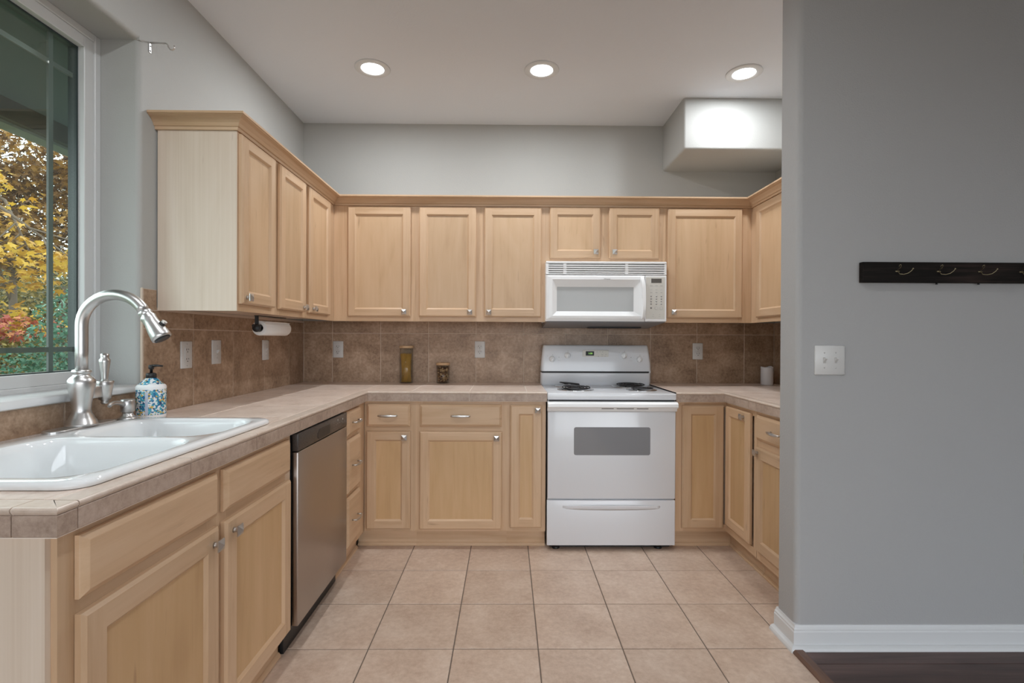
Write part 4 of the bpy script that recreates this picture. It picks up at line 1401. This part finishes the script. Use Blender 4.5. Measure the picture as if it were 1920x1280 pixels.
# ------------------------------------------------------------------ microwave
mw = empty('microwave_oven', (0.6195, 3.130, 1.343))
MWH = 0.3755
MW = 0.379
def mwp(x): return x - 0.6195
mb = MB()
mb.box(-MW, MW, 0.030, 0.40, 0.0, MWH - 0.001, WHITEP, 0.003)
mb.build('case', mw)
mb = MB()
mb.prism([(0.006, 0.0), (0.012, -0.004), (0.40, -0.034), (0.405, -0.034), (0.405, 0.0)], GREYU, -MW + 0.006, MW - 0.006, ax='x')
un = mb.build('underside', mw)
mb = MB(); mb.box(-0.06, 0.30, 0.30, 0.38, -0.0350, -0.028, DARKV); mb.build('filter_recess', un)
# grille
mb = MB()
mb.box(-MW, MW, 0.0, 0.030, 0.362, MWH, WHITEP, 0.003)
mb.box(-MW, -MW + 0.018, 0.002, 0.030, 0.294, 0.3625, WHITEP, 0.002)
mb.box(MW - 0.014, MW, 0.002, 0.030, 0.294, 0.3625, WHITEP, 0.002)
mb.box(-MW, MW, 0.0, 0.030, 0.2935, 0.300, WHITEP, 0.001)
mb.box(-MW + 0.01, MW - 0.01, 0.024, 0.0305, 0.298, 0.364, LGREY)
for z_ in (0.3095, 0.3235, 0.3375, 0.351):
    mb.prism([(0.004, z_ - 0.0045), (0.001, z_ - 0.003), (0.001, z_ + 0.003), (0.016, z_ + 0.0075), (0.026, z_ + 0.0075), (0.026, z_ - 0.001)], WHITEP, -MW + 0.015, MW - 0.012, ax='x')
for x_ in (-0.26, 0.128):
    mb.box(x_ - 0.010, x_ + 0.010, 0.004, 0.026, 0.300, 0.362, WHITEP)
mb.build('vent_grille', mw)
# door: frame sloping in to a recessed screen
xd0, xd1 = -MW, mwp(0.862)
wx0, wx1, wz0, wz1 = mwp(0.3105), mwp(0.7935), 0.0635, 0.2165
mb = MB()
def ringm(a, c, d, f_, y):
    return [(a, y, d), (c, y, d), (c, y, f_), (a, y, f_)]
Rg = [ringm(xd0 + 0.001, xd1 - 0.001, 0.001, 0.290, 0.030), ringm(xd0 + 0.001, xd1 - 0.001, 0.001, 0.290, 0.006), ringm(xd0 + 0.004, xd1 - 0.002, 0.012, 0.288, 0.001), ringm(xd0 + 0.020, xd1 - 0.004, 0.020, 0.280, -0.004), ringm(xd0 + 0.040, xd1 - 0.020, 0.034, 0.262, -0.006), ringm(wx0, wx1, wz0, wz1, 0.012), ringm(wx0, wx1, wz0, wz1, 0.016)]
mb.loft(Rg, WHITEP, True, (True, True), False)
md = mb.build('door', mw)
mb = MB(); mb.box(wx0 - 0.002, wx1 + 0.002, 0.0125, 0.0155, wz0 - 0.002, wz1 + 0.002, MWGLASS); mb.build('screen', md)
mb = MB()
hx = mwp(0.846)
rings = []
for i in range(15):
    t = i / 14
    z_ = 0.016 + t * 0.266
    bow = 0.026 * (1 - (2 * t - 1) ** 4)
    wd = 0.009 + 0.006 * t
    sh = -0.004 * (2 * t - 1) + 0.006 * math.sin(PI * t)
    rings.append([(hx + sh - wd, -0.004, z_), (hx + sh - wd * 0.8, -0.008 - bow, z_), (hx + sh + wd * 0.6, -0.010 - bow, z_), (hx + sh + wd, -0.004, z_)])
mb.loft(rings, WHITEP, True, (True, True))
mb.build('handle', md, shade=60)
text_mesh('lettering', 'Whirlpool', 0.0095, GREYI, md, (mwp(0.622), -0.0062, 0.2655), (PI / 2, 0, 0), 0.0003, 0.15)
mb = MB()
mb.box(xd1 + 0.001, MW, 0.0, 0.030, 0.001, 0.290, WHITEP, 0.003)
mb.box(xd1 + 0.006, MW - 0.012, -0.0012, 0.002, 0.018, 0.279, ALM, 0.001)
cpm = mb.build('control_panel', mw)
pcx = mwp(0.936)
mb = MB(); mb.box(pcx - 0.035, pcx + 0.030, -0.0022, 0, 0.243, 0.270, GREYD, 0.0006); mb.build('display', cpm)
mb = MB()
cols = (pcx - 0.035, pcx - 0.002, pcx + 0.029)
for c_ in cols:
    mb.box(c_ - 0.008, c_ + 0.008, -0.0018, 0, 0.2235, 0.2275, LGREY)
    mb.box(c_ - 0.007, c_ + 0.007, -0.0018, 0, 0.199, 0.2005, LGREY)
    mb.box(c_ - 0.006, c_ + 0.006, -0.0018, 0, 0.180, 0.1845, LGREY)
    for z_ in (0.159, 0.143, 0.127, 0.111):
        mb.lathe([(0.0055, 0.0), (0.0055, -0.0017), (0, -0.0017)], LGREY, (c_, 0, z_), 12, ax='y', caps=(True, False))
        mb.lathe([(0.002, 0.0), (0.002, -0.002), (0, -0.002)], GREYI, (c_, 0, z_), 8, ax='y', caps=(True, False))
mb.lathe([(0.006, 0.0), (0.006, -0.0017), (0, -0.0017)], GREYI, (cols[0], 0, 0.086), 12, ax='y', caps=(True, False))
for c_ in cols[1:]:
    mb.lathe([(0.0105, 0.0), (0.0105, -0.0016), (0.009, -0.0018), (0.009, -0.001), (0, -0.001)], LGREY, (c_, 0, 0.085), 18, ax='y', caps=(True, False))
for c_ in (pcx - 0.022, pcx + 0.018):
    mb.box(c_ - 0.006, c_ + 0.006, -0.0018, 0, 0.0305, 0.0325, LGREY); mb.box(c_ - 0.002, c_ + 0.004, -0.0018, 0, 0.043, 0.046, LGREY)
mb.build('keypad', cpm)
tag(mw, 'white over-the-range microwave hanging under the short cabinet', 'microwave')

# ------------------------------------------------------------------ jars, candle, paper towel
def jar(name, loc, r_, h_, label, cat):
    e = empty(name, loc)
    mb = MB()
    mb.lathe([(r_ - 0.004, 0.0005), (r_, 0.005), (r_, h_ - 0.004), (r_ - 0.0025, h_ - 0.004), (r_ - 0.0025, 0.006), (0.0, 0.005)], JARG, n=36, caps=(True, False))
    mb.build('glass', e)
    mb = MB()
    mb.lathe([(r_ + 0.001, h_ - 0.003), (r_ + 0.003, h_ - 0.001), (r_ + 0.003, h_ + 0.012), (r_ + 0.001, h_ + 0.014), (0, h_ + 0.014)], BAMB, n=36, caps=(True, False))
    mb.build('lid', e)
    tag(e, label, cat)
    return e
pj = jar('pasta_jar', (-0.700, 3.484, ZT), 0.046, 0.245, 'tall glass jar of spaghetti with a wooden lid on the back counter', 'jar')
mb = MB()
rnd = random.Random(5)
for i in range(150):
    a = rnd.random() * 2 * PI
    q = 0.034 * math.sqrt(rnd.random())
    a2 = a + 1.3 + rnd.uniform(-.25, .25)
    q2 = min(0.040, q * 1.22)
    p0 = Vector((q * math.cos(a), q * math.sin(a), 0.008)); p2 = Vector((q2 * math.cos(a2), q2 * math.sin(a2), 0.200 + rnd.uniform(-0.012, 0.006)))
    pm = p0.lerp(p2, 0.5)
    mb.tube([p0, pm, p2], 0.0014, PASTA, 5)
sp = mb.build('spaghetti', pj); sp['kind'] = 'stuff'
nj = jar('snack_jar', (-0.446, 3.487, ZT), 0.045, 0.128, 'short glass jar of mixed nut pieces with a wooden lid', 'jar')
mb = MB()
for i in range(330):
    a = rnd.random() * 2 * PI
    q = 0.036 * math.sqrt(rnd.random() * 0.6 + 0.4)
    z_ = 0.012 + 0.100 * rnd.random()
    bb = bmesh.new()
    bmesh.ops.create_icosphere(bb, subdivisions=1, radius=rnd.uniform(0.004, 0.0068))
    mtx = Matrix.Translation((q * math.cos(a), q * math.sin(a), z_)) @ Matrix.Rotation(rnd.random() * 6, 4, 'X') @ Matrix.Rotation(rnd.random() * 6, 4, 'Z') @ Matrix.Diagonal((1.2, 0.9, 0.6, 1))
    mb.merge(bb, MIX, True, mtx)
mb.lathe([(0.028, 0.008), (0.028, 0.108), (0, 0.11)], simple('nut_core', (0.12, 0.055, 0.025), 0.6), n=16, caps=(True, False))
sp = mb.build('nut_pieces', nj); sp['kind'] = 'stuff'

cn = empty('pillar_candle', (1.795, 3.44, ZT))
mb = MB()
N = 40
pr = []
rings = []
for r_, z_ in ((0.038, 0.0005), (0.0395, 0.003), (0.0395, 0.115), (0.0395, 0.122), (0.036, 0.124), (0.030, 0.117), (0.0, 0.114)):
    ring = []
    for k in range(N):
        a = 2 * PI * k / N
        dz = 0.0 if z_ < 0.1 or r_ == 0 else 0.004 * math.sin(a * 2 + 1) + 0.003 * math.sin(3 * a) - 0.001
        ring.append((r_ * math.cos(a), r_ * math.sin(a), z_ + dz))
    rings.append(ring)
mb.loft(rings, WAX, True, (True, False))
mb.build('wax', cn)
mb = MB(); mb.tube([(0, 0, 0.113), (0.001, 0, 0.120), (0.003, 0, 0.124)], 0.0012, BLACK, 6); mb.build('wick', cn)
tag(cn, 'white pillar candle on the right counter in the corner', 'candle')

TXx, TZ = -1.220, 1.279
th = empty('paper_towel_holder', (TXx, 2.45, UB), 0)
mb = MB()
mb.box(-0.009, 0.009, -0.003, 0.002, TZ - UB - 0.01, -0.001, BLACKM, 0.001)
mb.box(-0.012, 0.012, -0.003, 0.30, -0.004, -0.0005, BLACKM, 0.001)
mb.build('bracket', th)
mb = MB()
mb.lathe([(0.0, -0.014), (0.006, -0.013), (0.019, -0.008), (0.020, -0.004), (0.020, 0.002), (0.010, 0.006), (0.006, 0.016), (0.006, 0.335), (0.0, 0.336)], BLACKM, (0, 0, TZ - UB), 24, ax='y', caps=(False, False))
mb.lathe([(0.0, -0.011), (0.007, -0.009), (0.0075, -0.003), (0.0, -0.001)], BLACKM, (-0.013, 0, TZ - UB + 0.011), 14, ax='y', caps=(False, False))
mb.build('rod', th)
tag(th, 'black metal paper towel holder hanging under the left wall cabinet', 'paper towel holder')
tr_ = empty('paper_towel_roll', (TXx, 2.475, TZ))
mb = MB()
mb.lathe([(0.019, 0.0), (0.034, 0.0), (0.0365, 0.002), (0.0365, 0.278), (0.034, 0.280), (0.019, 0.280), (0.019, 0.0)], PAPER, n=40, ax='y', caps=(False, False))
mb.build('roll', tr_)
mb = MB()
pts = [(0.0372 * math.cos(R(a)), 0.0372 * math.sin(R(a))) for a in (20, 40, 60, 80)] 
sh = [[(x, 0.001, z) for x, z in pts] + [(-0.004, 0.001, 0.040)], [(x, 0.279, z) for x, z in pts] + [(-0.002, 0.279, 0.041)]]
sh2 = [[(0.0366 * math.cos(R(a)), y_, 0.0366 * math.sin(R(a)) + (0.0005 if a < 80 else 0.001)) for a in (-10, 10, 30, 48)] + [(0.030, y_, 0.030), (0.0335, y_, 0.0315)] for y_ in (0.001, 0.279)]
mb.loft(sh2, PAPER, False, (False, False))
mb.build('loose_sheet', tr_)
tag(tr_, 'roll of white paper towel on the black holder', 'paper towel')

# ------------------------------------------------------------------ outlets and switches (local: x right, y into wall, z up, centred)
def plate_mesh(w_, h_):
    mb = MB()
    mb.box(-w_ / 2, w_ / 2, -0.006, 0.0, -h_ / 2, h_ / 2, PLATE, 0.004, 2, sel=lambda c: c.y < -0.001 or False)
    return mb
def slots(mb, z_):
    mb.box(-0.0085, -0.0060, -0.0092, -0.0075, z_ - 0.001, z_ + 0.007, BLACK)
    mb.box(0.0055, 0.0078, -0.0092, -0.0075, z_ - 0.000, z_ + 0.007, BLACK)
    mb.lathe([(0.0026, -0.0075), (0.0026, -0.0092), (0, -0.0092)], BLACK, (0, 0, z_ - 0.0075), 10, ax='y', caps=(True, False))
def screws(mb, zs, xs=(0,)):
    for z_ in zs:
        for x_ in xs:
            mb.lathe([(0.0028, -0.0055), (0.0028, -0.0070), (0.002, -0.0074), (0, -0.0074)], LGREY, (x_, 0, z_), 12, ax='y', caps=(True, False))
def duplex(loc, rz, label):
    r_ = empty('power_outlet', loc, rz)
    plate_mesh(0.072, 0.117).build('plate', r_)
    for z_ in (0.0195, -0.0195):
        mb = MB()
        mb.lathe([(0.0172, -0.0055), (0.0172, -0.0075), (0.0165, -0.008), (0, -0.008)], PLATE, (0, 0, z_), 28, ax='y', sy=1.0, caps=(True, False))
        slots(mb, z_)
        mb.build('receptacle', r_)
    mb = MB(); screws(mb, (0,)); mb.build('screw', r_)
    tag(r_, label, 'outlet', 'duplex outlets')
    return r_
YT = YB - 0.008
XT = XL + 0.008
d0 = duplex((-1.1905, YT, 1.1525), 0, 'white duplex outlet on the back wall near the left corner')
def dup(o, loc, rz, label):
    c = copy_tree(o); c.location = loc; c.rotation_euler = (0, 0, rz); c['label'] = label
    return c
dup(d0, (-0.1930, YT, 1.1555), 0, 'white duplex outlet on the tiles right of the snack jar')
dup(d0, (1.352, YT, 1.149), 0, 'white duplex outlet on the tiles right of the range')
dup(d0, (2.112, PY0, 0.344), 0, 'white outlet low on the grey partition, cut by the picture edge')
# GFCI on the left wall
g = empty('power_outlet', (XT, 2.247, 1.153), PL)
plate_mesh(0.078, 0.121).build('plate', g)
mb = MB(); mb.box(-0.0168, 0.0168, -0.0085, -0.005, -0.0335, 0.0335, PLATE, 0.001)
slots(mb, 0.021); slots(mb, -0.021)
mb.build('receptacle', g)
mb = MB(); mb.box(-0.007, 0.007, -0.0098, -0.008, -0.0065, -0.0012, PLATE, 0.0006); mb.box(-0.007, 0.007, -0.0098, -0.008, 0.0012, 0.0065, PLATE, 0.0006); mb.build('test_button', g)
mb = MB(); screws(mb, (0.048, -0.048)); mb.build('screw', g)
tag(g, 'white rectangular safety outlet on left wall tiles beside the soap bottle', 'outlet')
def toggle(name, loc, rz, label, gangs, w_):
    r_ = empty(name, loc, rz)
    plate_mesh(w_, 0.118).build('plate', r_)
    for x_ in gangs:
        mb = MB()
        mb.box(x_ - 0.005, x_ + 0.005, -0.0066, -0.0055, -0.0118, 0.0118, LGREY)
        mb.prism([(-0.005, -0.006), (-0.0062, -0.009), (-0.019, 0.006), (-0.018, 0.011), (-0.005, 0.009)], PLATE, x_ - 0.004, x_ + 0.004, ax='x')
        mb.build('toggle', r_)
    mb = MB(); screws(mb, (0.030, -0.030), gangs); mb.build('screw', r_)
    tag(r_, label, 'light switch')
    return r_
toggle('light_switch', (XT, 2.478, 1.160), PL, 'single white toggle switch on the left wall, middle of three plates', (0,), 0.074)
toggle('light_switch', (XT, 2.980, 1.159), PL, 'single white switch plate below the paper towel roll', (0,), 0.074)
toggle('light_switch', (1.2855, PY0, 1.151), 0, 'white double toggle switch plate on the grey partition', (-0.0105 - 0.0125, 0.0105 + 0.0125 - 0.0005), 0.121)

# ------------------------------------------------------------------ hook rack
HX0, HX1 = 1.402, 2.46
HZ = 1.5005
hr = empty('hook_rack', ((HX0 + HX1) / 2, PY0, HZ))
mb = MB()
mb.box(HX0 - (HX0 + HX1) / 2, HX1 - (HX0 + HX1) / 2, -0.024, -0.0005, -0.040, 0.040, RACKW, 0.0015)
mb.build('board', hr)
hm = MB()
hm.lathe([(0.006, -0.001), (0.006, -0.003), (0.004, -0.004), (0, -0.004)], BRASS, n=16, ax='y', caps=(True, False), sx=0.55, sy=1.5)
hm.tube([(0, -0.003, 0.006), (0.002, -0.013, 0.012), (0.001, -0.020, 0.020), (-0.003, -0.022, 0.024), (-0.006, -0.019, 0.021), (-0.004, -0.015, 0.016)], 0.0012, BRASS, 8)
hm.tube([(0, -0.003, 0.0), (0.0, -0.014, -0.012), (0.008, -0.024, -0.0145), (0.018, -0.033, -0.011), (0.027, -0.038, -0.002), (0.031, -0.040, 0.006)], 0.0013, BRASS, 8, [0.0014, 0.0014, 0.0013, 0.0012, 0.0012, 0.0015])
hm.lathe([(0, -0.003), (0.003, 0), (0, 0.003)], BRASS, (0.031, -0.040, 0.006), 10)
h0 = hm.build('hook', hr, (1.537 - (HX0 + HX1) / 2, -0.024, 0.003))
for i in range(1, 6):
    c = h0.copy(); COL.objects.link(c); c.parent = hr
    c.location = (1.537 + 0.1645 * i - (HX0 + HX1) / 2, -0.024, 0.003)
pm = MB(); pm.lathe([(0.003, -0.047), (0.005, -0.0455), (0.003, -0.043), (0.003, -0.039)], BLACKM, n=12)
p0 = pm.build('peg', hr, (1.703 - (HX0 + HX1) / 2, -0.014, 0))
for x_ in (1.871,):
    c = p0.copy(); COL.objects.link(c); c.parent = hr; c.location = (x_ - (HX0 + HX1) / 2, -0.014, 0)
tag(hr, 'long black-stained wooden hook rack on the grey partition', 'hook rack')

# ------------------------------------------------------------------ curtain rod bracket on the left wall
cb = empty('curtain_rod_bracket', (XL, 2.030, 2.405))
mb = MB()
mb.box(0.0003, 0.003, -0.006, 0.006, -0.032, 0.010, NICK, 0.001)
for z_ in (-0.006, -0.025):
    mb.lathe([(0.003, 0.0028), (0.0028, 0.0042), (0, 0.0046)], BLACK, (0, 0, z_), 10, ax='x', caps=(True, False))
mb.build('back_plate', cb)
mb = MB()
pts = [(0.001, 0, 0.008), (0.03, 0, 0.008), (0.068, 0, 0.006), (0.074, 0, 0.0), (0.076, 0, -0.010), (0.082, 0, -0.018), (0.091, 0, -0.020), (0.098, 0, -0.014), (0.100, 0, -0.004)]
mb.tube(pts, 0.003, NICK, 8, sq=(0.7, 1.8))
mb.build('arm', cb)
tag(cb, 'bare nickel curtain rod bracket on the wall above the window corner', 'curtain bracket')

# ------------------------------------------------------------------ recessed ceiling lights
def lamp(loc, label, first=None):
    if first:
        r_ = copy_tree(first)
        r_.location = loc
    else:
        r_ = empty('recessed_light', loc)
        mb = MB()
        mb.lathe([(0.097, 0.0005), (0.098, -0.003), (0.094, -0.006), (0.066, -0.007), (0.062, -0.004), (0.060, 0.0005)], TRIMW, n=48, caps=(False, False))
        mb.build('trim_ring', r_)
        mb = MB()
        mb.lathe([(0.0615, -0.0035), (0.058, -0.0045), (0.0, -0.005)], LENS, n=40, caps=(True, False))
        mb.build('lens', r_)
    ld = bpy.data.lights.new('bulb', 'AREA')
    ld.shape = 'DISK'; ld.size = 0.11; ld.energy = LAMP_W; ld.color = (0.93, 0.97, 1.0)
    lo = bpy.data.objects.new('bulb', ld)
    COL.objects.link(lo); lo.parent = r_; lo.location = (0, 0, -0.0075)
    r_['label'] = label; r_['category'] = 'ceiling light'; r_['group'] = 'recessed ceiling lights'
    return r_
def lamp_at(x, y, label):
    return lamp((x, y, ZC), label)
lamp_at(-0.762, 2.823, 'lit round recessed ceiling light, left of three, nearest the window side')
lamp_at(0.1875, 2.823, 'lit round recessed ceiling light, middle of three, over the back counter')
lamp_at(1.338, 2.836, 'lit round recessed ceiling light in front of the corner bulkhead')
lamp_at(-0.762, 1.05, 'added unseen ceiling light above the near end of the sink counter')  # out of view, added to brighten the counters and base cabinets
lamp_at(0.1875, 1.05, 'added unseen ceiling light over the open floor near the camera')  # second added lamp out of view, lifts the light on the floor
